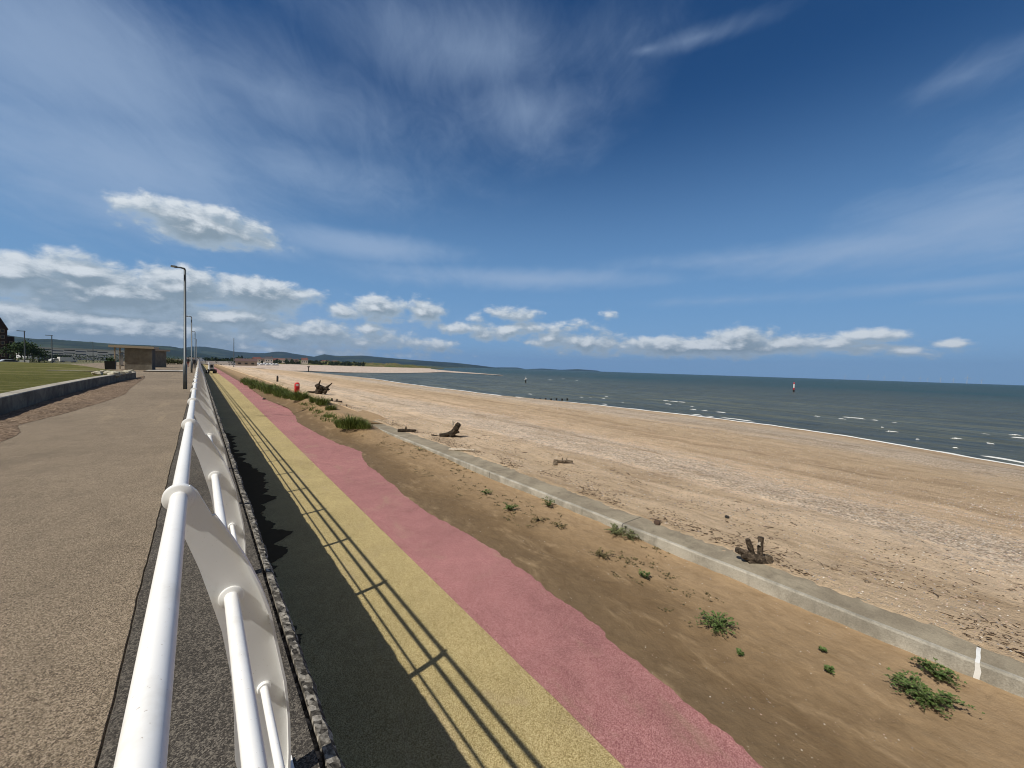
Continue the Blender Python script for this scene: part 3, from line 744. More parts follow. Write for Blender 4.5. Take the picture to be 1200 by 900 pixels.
# dark planter box
pt = empty('planter', at(129.5, 433, GT-.1)); tag(pt, 'square black planter with a low dark shrub at the end of the lawn', 'planter')
MB().box((0, 0, .375), (.62, .62, .75), taper=1.1).build('box', mat('black_timber', (.02, .02, .02), .8), pt)
leaf_dark = mat('dark_leaves', None, .8, lambda q, pos: (q.ramp(q.noise(pos, 6, 4, .7), [(.3, (.012, .03, .010)), (.7, (.05, .085, .025))]), None), spec=.2)
def leafball(mb, c, r, n, s, flat=1.0):
    for _ in range(n):
        d = Vector((random.gauss(0, 1), random.gauss(0, 1), random.gauss(0, 1))).normalized()*r*random.random()**.4
        p_ = Vector(c)+Vector((d.x, d.y, d.z*flat)); a = Vector((random.uniform(-1, 1), random.uniform(-1, 1), random.uniform(-1, 1))).normalized(); b = a.cross(Vector((random.uniform(-1, 1), random.uniform(-1, 1), 1))).normalized()
        k = s*random.uniform(.6, 1.4); mb.face([p_-a*k, p_-b*k*.6, p_+a*k, p_+b*k*.6])
lb = MB(); leafball(lb, (0, 0, .82), .34, 200, .08, .6); lb.build('shrub', leaf_dark, pt)

# ================================================================== SHELTERS
rend_m = mat('shelter_render', None, .9, concrete((.225, .205, .168), (.155, .14, .115)), spec=.2)
roof_m = mat('shelter_roof', (.36, .30, .22), .8)
glass_m = mat('dark_glass', (.03, .035, .04), .15)
def shelter(A, B, h, depth, label, left_open=True):
    # A: left front corner, B: right front corner (ground), depth away from the camera
    t = empty('shelter', (A+B)/2); d = (B-A); L = d.length; t.rotation_euler = (0, 0, math.atan2(d.y, d.x))
    MB().box((0, .1, h/2), (L, .2, h)).build('front_wall', rend_m, t)
    MB().box((L/2-.1, depth/2+.1, h/2), (.2, depth-.2, h-.004)).build('end_wall', mat('shaded_shelter_end', (.035, .03, .028), .8), t)  # shade of the seaward side is put into this end wall's colour
    MB().box((-L/2+.1, depth/2+.1, h/2), (.2, depth-.2, h-.004)).build('end_wall', rend_m, t)
    MB().box((-.5, depth/2, h+.14), (L+1.5, depth+.8, .26)).build('roof', roof_m, t)
    p_ = MB().box((-L/2-.9, .35, h/2), (.12, .12, h)); p_.box((-L/2-.9, 2.2, h/2), (.12, .12, h)); p_.build('roof_post', roof_m, t)
    fw = MB().box((-L/2-.45, depth/2, h*.45), (.05, depth*.7, h*.6)).build('window', glass_m, t)
    MB().box((-L/2-.45, depth/2, h*.78), (.09, depth*.7+.1, .08)).build('frame', roof_m, fw)
    MB().box((-L/2-.6, depth/2, .45), (.5, depth*.7, .08)).build('bench_seat', roof_m, t)
    return tag(t, label, 'shelter')
B = at(177.5, 434, 0); A = at(146, 431.5, 0)
shelter(at(146, 433.3, 0), at(178, 433.9, 0), 2.55, 1.7, 'nearer flat roofed beige seafront shelter beside the end of the lawn')
shelter(at(172, 430.2, 0), at(195, 430.3, 0), 2.55, 1.5, 'farther flat roofed seafront shelter, half hidden behind the nearer one')
# pale low plinth by the shelters and hedge line
pl_m = mat('pale_paving', None, .9, concrete((.5, .47, .42), (.38, .35, .30)))
tag(MB().box((-3.0, 62.5, .02), (3.4, 5.5, .04)).build('shelter_plinth', pl_m), 'low pale concrete plinth on the promenade right of the shelters', 'plinth')
tag(MB().box((-2.9, 57.0, .05), (3.4, .18, .1)).build('timber_kerb', mat('weathered_timber', (.07, .06, .05), .9)), 'dark low timber kerb lying across the promenade near the shelters', 'kerb')
def bush(name, loc, r, h, label, cat='shrub', m_=leaf_dark, n=320, s=.16, group=None):
    t = empty(name, loc)
    mb = MB(); 
    for k in range(7): leafball(mb, (random.uniform(-.5, .5)*r, random.uniform(-.5, .5)*r, h*random.uniform(.35, .75)), r*.5, n//7, s, .7*h/r if h < r*1.4 else 1)
    mb.build('foliage', m_, t)
    MB().tube([(0, 0, 0), (.03, 0, h*.5)], [.05, .03], 6).build('stem', mat('bark', (.06, .045, .03), .9), t)
    return tag(t, label, cat, group)
scrub_m = mat('scrub_leaves', None, .85, lambda q, pos: (q.ramp(q.noise(pos, 3, 4, .7), [(.3, (.03, .045, .015)), (.55, (.08, .09, .035)), (.75, (.22, .19, .11))]), None), spec=.2)
for i, (u, v, r, h, lab) in enumerate([(196,427.5,1.6,1.5,'pale green shrub just right of the farther shelter'),(200,427,1.5,1.1,'low shrub second from the farther shelter on the promenade side'),(205,427.2,1.7,1.2,'scrubby shrub between the farther shelter and the first lamp'),(210,427,1.3,1.0,'low shrub immediately left of the first lamp post')]):
    bush('shrub', at(u, v, 0), r, h, lab, m_=scrub_m, group='shrubs beyond the shelters')

# ================================================================== BRICK BUILDING
brick_m = mat('dark_brick', None, .9, concrete((.050, .024, .018), (.028, .015, .012)))
slate_m = mat('slate', (.12, .10, .11), .7)
stone_m = mat('stone_trim', (.28, .24, .19), .85)
D = 260
bl = far(-34, D, 0); br = far(9.0, D, 0)
bb = empty('brick_building', (bl+br)/2); dd = br-bl; BL = dd.length; bb.rotation_euler = (0, 0, math.atan2(dd.y, dd.x))
bb.location.z = -1.5; H1 = elev(5, 386, D)+1.5
MB().box((0, 5, H1/2), (BL, 10, H1)).build('wall', brick_m, bb)
gx = BL/2-2.2; gw_ = 4.4; GH = elev(3, 370, D)+1.5
g = MB(); g.prism([(gx-gw_/2, 0), (gx+gw_/2, 0), (gx+gw_/2, H1+.2), (gx, GH), (gx-gw_/2, H1+.2)], -.35, 9.8); g.build('gable', brick_m, bb)
r_ = MB()
for s_ in (-1, 1):
    a = (gx+s_*(gw_/2+.25), H1); b = (gx, GH+.28)
    r_.prism([a, (a[0], a[1]+.25), (b[0], b[1]+.25), b] if s_ < 0 else [a, b, (b[0], b[1]+.25), (a[0], a[1]+.25)], -.5, 9.9)
r_.prism([(-BL/2, H1+.01), (gx-gw_/2-.02, H1+.01), (gx-gw_/2-.02, H1+.3), (-BL/2, H1+.3)], -.3, 9.9)
rf = r_.build('roof', slate_m, bb)
MB().box((gx-gw_, 3, H1+1.4), (1.2, .9, 2.4)).build('chimney', brick_m, rf)
MB().tube([(gx, -.3, GH+.5), (gx, -.3, GH+1.1)], [.12, .03], 8).build('finial', stone_m, rf)
low_m = MB().box((BL/2+.9, 4, (elev(10, 394, D)+1.5)/2), (1.8, 5, (elev(10, 394, D)+1.5))); low_m.build('side_wing', brick_m, bb)
for fl_ in range(5):
    for xx, yw in ((gx-1.0, -.36), (gx+1.0, -.36), (gx-gw_*1.15, -.01), (gx-gw_*1.75, -.01), (BL/2+.9, -.01)):
        z = 1.2+fl_*2.45
        if z > H1-1.6 and xx > gx+1.5: continue
        if xx > BL/2 and z+1.4 > (elev(10, 394, D)+1.5): continue
        wn = MB().box((xx, yw-.02, z+.7), (.95, .08, 1.45)).build('window', stone_m, bb)
        MB().box((xx, yw-.065, z+.7), (.72, .04, 1.2)).build('pane', glass_m, wn)
tag(bb, 'tall dark red brick building with a steep gable at the far left', 'building')

# ================================================================== trees left
def tree(u, D, H, r, label, m_=leaf_dark, group=None, n=700):
    t = empty('tree', far(u, D, -1.5)); mb = MB()
    for k in range(11):
        a = random.uniform(0, 6.28); rr_ = r*random.uniform(.1, .62); zz = H*random.uniform(.42, .82)
        leafball(mb, (rr_*math.cos(a), rr_*math.sin(a), zz), r*random.uniform(.32, .5), n//11, .035*H+.05, .8)
    mb.build('crown', m_, t)
    tr = MB().tube([(0, 0, 0), (.05*r, 0, H*.3), (0, .05*r, H*.6)], [H*.035, H*.025, H*.012], 8)
    for k in range(4): a = k*1.6; tr.tube([(0, 0, H*.28), (r*.4*math.cos(a), r*.4*math.sin(a), H*.6)], [H*.015, H*.006], 6)
    tr.build('trunk', mat('bark', (.06, .045, .03), .9), t); return tag(t, label, 'tree', group)
tg = 'dark trees beside the brick building'
tree(17, 200, 6.8, 4.2, 'dark tree touching the right side of the brick building', group=tg)
tree(24, 206, 7.4, 4.4, 'rounded dark tree second from the brick building', group=tg)
tree(31, 210, 7.2, 4.0, 'tallest dark tree in the row, behind the left thin pole', group=tg)
tree(38, 214, 6.2, 3.8, 'dark tree right of the left thin pole', group=tg)
tree(45, 216, 5.0, 3.2, 'small dark tree at the right end of the row', group=tg)
def hedge(u0, u1, D, h, label):
    a, b = far(u0, D, -1.5), far(u1, D, -1.5); mb = MB(); n = int((b-a).length/1.0)
    for i in range(n+1): leafball(mb, a+(b-a)*(i/max(n, 1))+Vector((0, 0, h*.5)), h*.62, 60, .22, 1)
    o = mb.build('hedge', leaf_dark); return tag(o, label, 'hedge')
hedge(14, 50, 185, 2.2, 'long dark hedge in front of the trees by the brick building')
hedge(52, 150, 250, 3.2, 'dark hedge line at the foot of the white warehouse')
hedge(180, 221, 240, 3.4, 'dark hedge band behind the shrubs right of the shelters')

# ================================================================== warehouse
D1 = 330
wa, wb_ = far(31, D1, 0), far(150, D1*1.02, 0)
wa.z = wb_.z = -1.6; wh = empty('warehouse', (wa+wb_)/2); dd = wb_-wa; WL = dd.length; wh.rotation_euler = (0, 0, math.atan2(dd.y, dd.x))
hh0 = elev(60, 407.2, D1); hh1 = elev(140, 412.3, D1)
HH = (hh0+hh1)/2+1.6
white_c = mat('white_cladding', (.80, .82, .86), .6); blue_c = mat('blue_cladding', (.045, .08, .17), .5); navy_c = mat('navy_cladding', (.02, .03, .06), .5)
MB().box((0, 20, HH/2), (WL, 40, HH)).build('wall', white_c, wh)
MB().box((0, 20, HH+.3), (WL+1, 41, .5)).build('roof', mat('pale_roof', (.60, .62, .66), .5), wh)
nb = 9
for i in range(nb):
    x = -WL/2+WL*(i+.5)/nb
    for k, (z, hh, mm) in enumerate(((HH*.80, HH*.08, (navy_c, blue_c, blue_c)[i % 3]), (HH*.55, HH*.07, blue_c), (HH*.30, HH*.05, (blue_c, navy_c)[i % 2]))):
        if (i*5+k*3) % 7 == 0: continue
        MB().box((x, -.06, z+(.5 if i % 2 else 0)), (WL/nb*.93, .12, hh)).build('cladding_band', mm, wh)
for i in (1, 2): 
    MB().box((-WL/2+WL*(i*.13+.07), -.1, HH*.22), (6, .16, HH*.42)).build('loading_door', navy_c, wh)
tag(wh, 'long white warehouse with blue cladding bands beyond the lawn', 'warehouse')

# ================================================================== thin poles
def pole(u, vb, vt, D, label, cat='pole', r=.10, head=True):
    H = elev(u, vt, D); b = far(u, D, -1.55 if u < 240 else LOW)
    t = empty('light_pole', b); hz_ = b.z
    MB().tube([(0, 0, 0), (0, 0, H-hz_)], [r, r*.6], 8).build('pole', galv_m, t)
    if head:
        hd = MB().box((-.35, 0, H-hz_+.06), (.9, .25, .10)); hd.build('lamp_head', galv_m, t)
    return tag(t, label, cat)
pole(29, 424, 388.5, 104, 'thin grey lighting pole in front of the dark trees near the brick building')
pole(61, 424, 393.5, 112, 'thin grey lighting pole in front of the white warehouse, left of the pale cars')
pole(109, 424, 401, 190, 'faint distant lighting pole in front of the right half of the warehouse')
pole(274, 427, 396.5, 190, 'single tall grey pole standing beyond the end of the lower path', r=.16, head=False)

# ================================================================== bollards
bol_m = mat('white_bollard_paint', (.7, .7, .66), .6)
proto = None
n_b = 14
for i in range(n_b):
    u = 20+i*2.35; p_ = far(u, 88, gz(-20, 80))
    if proto is None: proto = MB().tube([(0, 0, 0), (0, 0, .55), (0, 0, .6)], [.11, .11, .06], 8).build('bollard', bol_m); o = proto
    else: o = proto.copy(); COL.objects.link(o)
    o.location = p_; tag(o, 'short white bollard in the even row along the far edge of the lawn', 'bollard', 'white bollards beyond the lawn')

# ================================================================== vehicles
tyre_m = mat('tyre', (.015, .015, .015), .9); wglass = mat('car_glass', (.02, .025, .03), .1)
def car(u, D, col, label, rz=0.0, van=False, z=-1.55, group=None, L=4.2, name='parked_car'):
    t = empty(name, far(u, D, z), rz); bm_ = mat('paint_'+'_'.join(str(int(c*100)) for c in col), col, .3)
    H = 2.0 if van else 1.45
    if van: prof_ = [(-L/2, .35), (L/2, .35), (L/2, .95), (L/2-.5, 1.1), (L/2-1.1, H-.05), (L/2-1.3, H), (-L/2+.05, H), (-L/2, H-.1)]
    else: prof_ = [(-L/2, .35), (L/2, .35), (L/2, .75), (L/2-.15, .88), (L/2-1.0, .95), (L/2-1.65, H-.03), (L/2-2.0, H), (-L/2+.9, H-.02), (-L/2+.25, 1.0), (-L/2, .9)]
    b = MB().prism(prof_, -.85, .85).build('body', bm_, t)
    g = MB()
    if van: g.prism([(L/2-1.05, 1.15), (L/2-.62, 1.15), (L/2-1.12, H-.15), (L/2-1.4, H-.15)], -.86, .86)
    else: g.prism([(-L/2+.55, .98), (L/2-1.25, .98), (L/2-1.75, H-.1), (-L/2+1.0, H-.1)], -.86, .86)
    g.build('window', wglass, t)
    for x in (-L/2+.8, L/2-.8):
        for y in (-.8, .8):
            wl = MB().tube([(x, y-.1, .32), (x, y+.1, .32)], .32, 14).build('wheel', tyre_m, t)
            MB().tube([(x, y-.11, .32), (x, y+.11, .32)], .19, 10).build('rim', mat('alloy', (.4, .4, .42), .4, metal=.6), wl)
    return tag(t, label, 'van' if van else 'car', group)
cg = 'cars parked beyond the lawn'
car(13, 150, (.45, .48, .52), 'silver grey car parked in front of the hedge by the brick building', .5, group=cg)
car(67.5, 225, (.62, .63, .62), 'white car parked left of the two in front of the warehouse', .6, group=cg)
car(79, 225, (.68, .68, .66), 'white van parked right of the white car in front of the warehouse', .6, van=True, group=cg, L=4.8)
car(131.5, 230, (.25, .42, .36), 'small pale green car parked right of the lawn before the warehouse', .6, group=cg, L=3.8)
car(54, 235, (.05, .06, .08), 'dark car parked beneath the left loading door of the warehouse', .4, group=cg)
sign_m = mat('sign_white', (.7, .72, .72), .6)
sg = empty('road_sign', far(28.5, 100, -1.5)); MB().tube([(0, 0, 0), (0, 0, 1.9)], .05, 8).build('post', galv_m, sg)
MB().box((-.28, 0, 1.75), (.42, .05, .42)).build('plate', sign_m, sg); MB().box((.28, 0, 1.75), (.42, .05, .42)).build('plate', sign_m, sg)
tag(sg, 'short post with two small white plates in front of the dark trees', 'sign')

# ================================================================== far town at the end of the path
roofc = [(.14,.055,.045),(.10,.06,.055),(.17,.09,.07),(.07,.06,.065)]
wallc = [(.50,.47,.42),(.36,.30,.25),(.58,.56,.54),(.30,.17,.12)]
def house(u, D, wd, h, label, ri=0, wi=0, z=SEA+1.0, rz=0.0, dp=8, group='houses of the far town', v=None):
    t = empty('house', far(u, D, z), math.atan2(*reversed((far(u+1, D)-far(u, D)).to_tuple()[:2]))+rz)
    MB().box((0, dp/2, h/2), (wd, dp, h)).build('wall', mat(f'town_wall_{wi}', wallc[wi], .85), t)
    rr_ = MB(); k = h*.55
    rr_.v = [(-wd/2-.4, -.4, h), (wd/2+.4, -.4, h), (wd/2+.4, dp+.4, h), (-wd/2-.4, dp+.4, h), (-wd/2-.2, dp/2, h+k), (wd/2+.2, dp/2, h+k)]
    rr_.f = [(0, 1, 5, 4), (2, 3, 4, 5), (1, 2, 5), (3, 0, 4), (3, 2, 1, 0)]
    ro = rr_.build('roof', mat(f'town_roof_{ri}', roofc[ri], .8), t)
    MB().box((wd*.3, dp/2, h+k), (.9, .9, 1.6)).build('chimney', mat(f'town_wall_{3}', wallc[3], .85), ro)
    for x in (-.3, .0, .3):
        wn = MB().box((x*wd, -.04, h*.5), (wd*.13, .08, h*.32)).build('window', wglass, t)
    return tag(t, label, 'house', group)
house(288.5, 300, 11.5, 3.0, 'long low house with a brown roof right of the tall pole beyond the path', 1, 1, z=LOW-.6, dp=9)
hs = [(301,700,10,5,'cream house in the far town, first right of the brown roofed one',0,0),(308,760,12,5,'brown walled house in the far town, second right of the long brown roof',1,1),(315,720,11,6,'white house with dark roof in the far town above the boats',3,2),
 (322,800,13,5,'red brick house in the far town above the right hand boats',0,3),(330,780,10,5,'cream house in the far town above the left end of the far sand',2,0),(338,850,12,6,'white house in the far town between two darker ones',3,2),
 (346,820,11,5,'brown house in the far town, left of the isolated dark red one',1,1),(357,700,9,6,'isolated dark red roofed house standing up on the far dunes',0,0),(381,900,11,5,'red house at the right end of the far town behind the dunes',0,3),(392,960,12,5,'last pale house of the far town above the grassy dunes',2,0)]
for u, D_, wd, h, lab, ri, wi in hs: house(u, D_, wd, h, lab, ri, wi, z=SEA+2.5)
town_tree = mat('town_leaves', None, .9, lambda q, pos: (q.ramp(q.noise(pos, .4, 3, .6), [(.3, (.015, .028, .012)), (.7, (.045, .06, .025))]), None), spec=.1)
mb = MB()
for i in range(330):
    u = 222+i*.62; D_ = 480+random.random()*240+ (i > 120)*250; hgt = (random.uniform(2.2, 5.0)+(2 if abs(u-278) < 4 else 0))*(D_/620)
    for k in range(3): leafball(mb, far(u+random.uniform(-.5, .5), D_, SEA+1.5+hgt*random.uniform(.3, .8)), hgt*.5, 12, hgt*.32)
tag(mb.build('far_trees', town_tree), 'distant dark belt of trees between the far town and the hills', kind='stuff')
vg = 'white vans and caravans parked at the far end of the promenade'
ords = ['leftmost','second','third','fourth','fifth','sixth','seventh','eighth','ninth','tenth','eleventh','rightmost']
vehs = []
for i in range(12):
    u = 224+i*4.1 if i < 9 else 264+(i-9)*3
    t = car(u, 255+8*(i % 3), (.66, .67, .68) if i % 4 else (.50, .50, .52), f'{ords[i]} pale van in the row at the far end of the promenade', .3*(i % 3), van=True, z=-.0 if u < 236 else LOW, group=vg, L=5.2, name='parked_van')
hull_m = mat('boat_hull', (.66, .67, .68), .5); blue_cover = mat('boat_cover', (.10, .13, .2), .7)
def boat(u, D, L, label):
    t = empty('boat', far(u, D, LOW-.4), .8)
    mb = MB(); st = [(-1, .9), (-.5, 1), (0, 1), (.5, .8), (.85, .4), (1, .05)]
    for x, w_ in st:
        for y, z in ((-1, 1), (-.8, .3), (0, 0), (.8, .3), (1, 1)): mb.v.append((x*L/2, y*w_*L*.17, z*L*.2+.1*(x > .5)))
    for i in range(len(st)-1):
        for j in range(4): a = i*5+j; mb.f.append((a, a+1, a+6, a+5))
        mb.f.append((i*5, i*5+5, i*5+9, i*5+4))
    mb.f.append((0, 1, 2, 3, 4)); mb.build('hull', hull_m, t)
    MB().box((-L*.05, 0, L*.27), (L*.35, L*.22, L*.16), taper=.75).build('cabin', hull_m, t)
    MB().box((-L*.35, 0, L*.215), (L*.2, L*.28, .1)).build('cover', blue_cover, t)
    return tag(t, label, 'boat', 'boats laid up on the far sand')
for i, (u, D_, L) in enumerate([(300,330,5),(303.5,340,5.5),(307,335,5),(310.5,345,6),(314,338,5),(317.5,350,5.5),(321,342,5),(324.5,352,5)]):
    boat(u, D_, L, f'{["leftmost","second","third","fourth","fifth","sixth","seventh","rightmost"][i]} white boat laid up on the far sand from the left')
# dark groyne beyond the beach
gm_ = mat('black_groyne_timber', (.018, .016, .014), .9)
mb = MB()
a, b = at(281, 433.6, LOW-.9), at(325, 436.4, SEA+.3)
for i in range(70):
    t = i/69; p_ = a+(b-a)*t; mb.box((p_.x, p_.y, p_.z+.1), (.5, 1.6, random.uniform(.9, 1.7)))
tag(mb.build('groyne', gm_), 'long black timber groyne running out across the far beach', 'groyne')

# ================================================================== vehicle on the lower path
tv = empty('utility_tractor', (2.1, 108, LOW), R(100)); tv.scale = (.85, .85, .85); tag(tv, 'small utility tractor with white cab and black wheels working on the lower path', 'tractor')
for x, r_w in ((-.95, .55), (.95, .42)):
    for y in (-.75, .75):
        wl = MB().tube([(x, y-.16, r_w), (x, y+.16, r_w)], r_w, 18).build('wheel', tyre_m, tv)
        MB().tube([(x, y-.17, r_w), (x, y+.17, r_w)], r_w*.5, 12).build('rim', hull_m, wl)
MB().box((.65, 0, .95), (1.5, .75, .6), taper=.9).build('bonnet', mat('tractor_dark', (.03, .03, .03), .6), tv)
MB().box((-.6, 0, .85), (1.2, 1.1, .5)).build('chassis', mat('tractor_dark', (.03, .03, .03), .6), tv)
cb = MB().box((-.55, .1, 1.75), (1.1, 1.1, 1.3), taper=.86).build('cab', hull_m, tv)
MB().box((-.55, .1, 1.85), (1.13, .6, .7), taper=.86).build('window', wglass, cb)
MB().box((-.55, .1, 2.48), (1.2, 1.25, .12)).build('roof', hull_m, cb)
MB().tube([(-1.1, .5, .9), (-1.2, .6, 2.2), (-.9, .75, 2.9)], [.12, .12, .14], 8).build('white_boom', hull_m, tv)

# ================================================================== people
def person(loc, rz, top, legs, label, h=1.70, stride=.12):
    me = bpy.data.meshes.new('person')
    J = {'pelvis': (0, 0, .53), 'waist': (0, 0, .62), 'chest': (0, .005, .75), 'neck': (0, 0, .845), 'head0': (0, .01, .89), 'head1': (0, .015, .955),
         'shL': (-.105, 0, .81), 'elL': (-.135, -.02, .65), 'waL': (-.13, .05, .52), 'haL': (-.125, .07, .47), 'shR': (.105, 0, .81), 'elR': (.135, .0, .65), 'waR': (.13, .06, .53), 'haR': (.125, .08, .48),
         'hiL': (-.055, 0, .50), 'knL': (-.06, stride*.5, .28), 'anL': (-.06, stride, .045), 'toL': (-.06, stride+.07, .02), 'hiR': (.055, 0, .50), 'knR': (.06, -stride*.2, .28), 'anR': (.06, -stride, .05), 'toR': (.06, -stride+.07, .02)}
    Rd = {'pelvis': .085, 'waist': .078, 'chest': .09, 'neck': .034, 'head0': .052, 'head1': .058, 'shL': .042, 'elL': .028, 'waL': .02, 'haL': .022, 'shR': .042, 'elR': .028, 'waR': .02, 'haR': .022,
          'hiL': .06, 'knL': .042, 'anL': .028, 'toL': .024, 'hiR': .06, 'knR': .042, 'anR': .028, 'toR': .024}
    E_ = [('pelvis','waist'),('waist','chest'),('chest','neck'),('neck','head0'),('head0','head1'),('chest','shL'),('shL','elL'),('elL','waL'),('waL','haL'),('chest','shR'),('shR','elR'),('elR','waR'),('waR','haR'),
          ('pelvis','hiL'),('hiL','knL'),('knL','anL'),('anL','toL'),('pelvis','hiR'),('hiR','knR'),('knR','anR'),('anR','toR')]
    K = list(J); me.from_pydata([tuple(c*h for c in J[k]) for k in K], [(K.index(a), K.index(b)) for a, b in E_], [])
    o = bpy.data.objects.new('person', me); COL.objects.link(o)
    md = o.modifiers.new('skin', 'SKIN'); me.skin_vertices[0]
    for i, k in enumerate(K):
        sv = me.skin_vertices[0].data[i]; sv.radius = (Rd[k]*h*.95, Rd[k]*h*.8); sv.use_root = (k == 'pelvis')
    sb = o.modifiers.new('sub', 'SUBSURF'); sb.levels = 2; sb.render_levels = 2
    def fn(q, pos):
        ob = q.n('ShaderNodeTexCoord').outputs['Object']; s = q.n('ShaderNodeSeparateXYZ'); q.put(s.inputs[0], ob); z = s.outputs[2]
        c = q.mix(q.m('GREATER_THAN', z, .55*h), legs, top); c = q.mix(q.m('GREATER_THAN', z, .865*h), c, (.42, .26, .19)); c = q.mix(q.m('LESS_THAN', z, .05*h), c, (.03, .03, .03)); return c, None
    me.materials.append(mat('clothes_%d' % len(MATS), None, .8, fn))
    o.location = loc; o.rotation_euler = (0, 0, rz)
    hr = MB(); 
    for i in range(5):
        th = i/4*math.pi*.55
        for j in range(12): ph = 2*math.pi*j/12; hr.v.append((.064*h*math.sin(th)*math.cos(ph), -.006*h+.066*h*math.sin(th)*math.sin(ph), (.955+.062*math.cos(th))*h))
    for i in range(4):
        for j in range(12): a = i*12+j; b = i*12+(j+1) % 12; hr.f.append((a, a+12, b+12, b))
    hr.build('hair', mat('dark_hair', (.03, .02, .015), .8), o, smooth=True)
    return tag(o, label, 'person')
person(far(220.3, 88, 0), 0, (.03, .03, .035), (.16, .03, .025), 'person in dark top and red trousers walking between the near street lamps')
person(far(227.2, 78, 0), 0, (.02, .022, .03), (.025, .025, .03), 'person in dark clothes walking close to the railing right of the second lamp')

# ================================================================== lifebuoy housing, small posts
red_m = mat('red_plastic', (.62, .02, .025), .4)
lp_ = at(348, 464, LOW+.25); H_ = 1.45
lf = empty('lifebuoy_housing', (lp_.x, lp_.y, LOW+.2)); tag(lf, 'bright red lifebuoy housing on a post rising from the beach grass', 'lifebuoy housing')
bz = elev(348, 448.2, math.hypot(lp_.x, lp_.y))-(LOW+.2)
MB().tube([(0, .12, 0), (0, .12, bz*.5)], .05, 10).build('post', galv_m, lf)
hb = MB()
for i, (z, w_) in enumerate([(bz*.22, .26), (bz*.26, .34), (bz*.6, .36), (bz*.86, .36), (bz*.96, .32), (bz, .2)]):
    for j in range(20): a = 2*math.pi*j/20; hb.v.append((w_*.56*math.cos(a), .14*math.sin(a)*(w_/.36), z))
for i in range(5):
    for j in range(20): a = i*20+j; b = i*20+(j+1) % 20; hb.f.append((a, b, b+20, a+20))
hb.f.append(tuple(range(20))[::-1]); hb.f.append(tuple(range(100, 120)))
ho2 = hb.build('case', red_m, lf); smooth_edges(ho2, 45)
MB().box((-.02, -.15, bz*.82), (.2, .02, .18)).build('notice', mat('pale_notice', (.75, .70, .68), .5), lf)
rg = MB(); rg.tube([(.15*math.cos(a*.2618), -.155, bz*.52+.22*math.sin(a*.2618)) for a in range(25)], .022, 6); rg.build('moulded_ring', red_m, lf)
pp = at(325, 448, -1.45); o = MB().tube([(0, 0, -.2), (.02, 0, .75), (.0, 0, .95)], [.13, .12, .08], 8, jit=.15).build('timber_stump', gm_, loc=pp); tag(o, 'short dark upright timber stump on the beach above the grass', 'stump')
mk = at(309.5, 468, LOW+.01); rock('stone', (mk.x, mk.y, LOW+.04), .12, 4.4, mat('dark_stone', (.02, .018, .016), .9)); tag(COL.objects[-1], 'small black stone lying on the pink path', 'stone')
for i, u in enumerate((337, 344.5, 350, 358.5, 365, 371, 377.5)):
    p_ = at(u, 445.6+.05*i, -2.1); o = MB().tube([(0, 0, -.3), (0, 0, .22+.06*(i % 3))], [.16, .13], 8, jit=.12).build('buried_post', gm_, loc=p_)
    tag(o, 'one of the identical dark post tops sticking out of the far beach in a line', 'post', 'dark post tops in a line on the beach')
# marker post in the bay water
p_ = at(361.5, 438.2, SEA); t = empty('marker_post', p_); D_ = math.hypot(p_.x, p_.y); hz_ = elev(361.5, 429.8, D_)-SEA
MB().tube([(0, 0, -1), (0, 0, hz_)], [.22, .18], 8).build('post', gm_, t); MB().box((0, 0, hz_), (.9, .5, .5)).build('topmark', gm_, t); tag(t, 'dark marker post standing in the narrow bay water before the far sand', 'marker')
p_ = at(930, 459.3, SEA); D_ = math.hypot(p_.x, p_.y); hz_ = elev(930, 448.4, D_)-SEA
t = empty('marker_post', p_); MB().tube([(0, 0, -1), (0, 0, hz_*.25)], [.30, .30], 14).build('black_base', gm_, t); wr = mat('marker_white', (.8, .78, .76), .5)
MB().tube([(0, 0, hz_*.25), (0, 0, hz_*.45)], .22, 14).build('red_band', red_m, t); MB().tube([(0, 0, hz_*.45), (0, 0, hz_*.86)], .22, 14).build('white_band', wr, t)
MB().tube([(0, 0, hz_*.86), (0, 0, hz_*.97), (0, 0, hz_*1.02)], [.22, .22, .15], 14).build('red_top', red_m, t); tag(t, 'tall red and white banded marker post out in the open sea', 'marker')
p_ = at(616, 448.6, SEA); D_ = math.hypot(p_.x, p_.y); hz_ = elev(616, 441.2, D_)-SEA
t = empty('marker_post', p_); MB().tube([(0, 0, -1), (0, 0, hz_*.5)], [.25, .22], 12).build('black_base', gm_, t); MB().tube([(-.45, 0, hz_*.55), (.45, 0, hz_*.6)], [.2, .2], 10).build('white_float', wr, t); MB().tube([(0, 0, hz_*.4), (0, 0, hz_)], [.08, .05], 8).build('mast', wr, t)
tag(t, 'small white and black beacon in the water off the groyne posts', 'marker')
# groyne posts at the water line
for i, u in enumerate((590, 597, 604.8, 612, 619.3, 626, 633, 639.3, 645.7, 652, 658.7, 664.7)):
    p_ = at(u, 469.4, SEA+.12) if i < 5 else at(u, 469.2, SEA)
    o = MB().tube([(0, 0, -.6), (0, 0, .34+.05*(i % 2))], [.17, .15], 8, jit=.1).build('groyne_post', gm_, loc=p_)
    tag(o, 'one of the black groyne posts in a row at the water edge' if i > 4 else 'one of the black groyne posts standing on the sand beside the white slab', 'post', 'black groyne posts at the water edge' if i > 4 else 'black groyne posts on the sand')
p_ = at(611, 468.4, SEA+.15); o = MB(); 
for x, hh, w_ in ((-1.15, .42, .3), (-.9, .5, .45), (0, .42, .5), (.9, .30, .4), (1.3, .1, .15)):
    for y, z in ((-w_, 0), (-w_, hh*.6), (-w_*.6, hh), (w_*.6, hh), (w_, hh*.6), (w_, 0)): o.v.append((x, y, z))
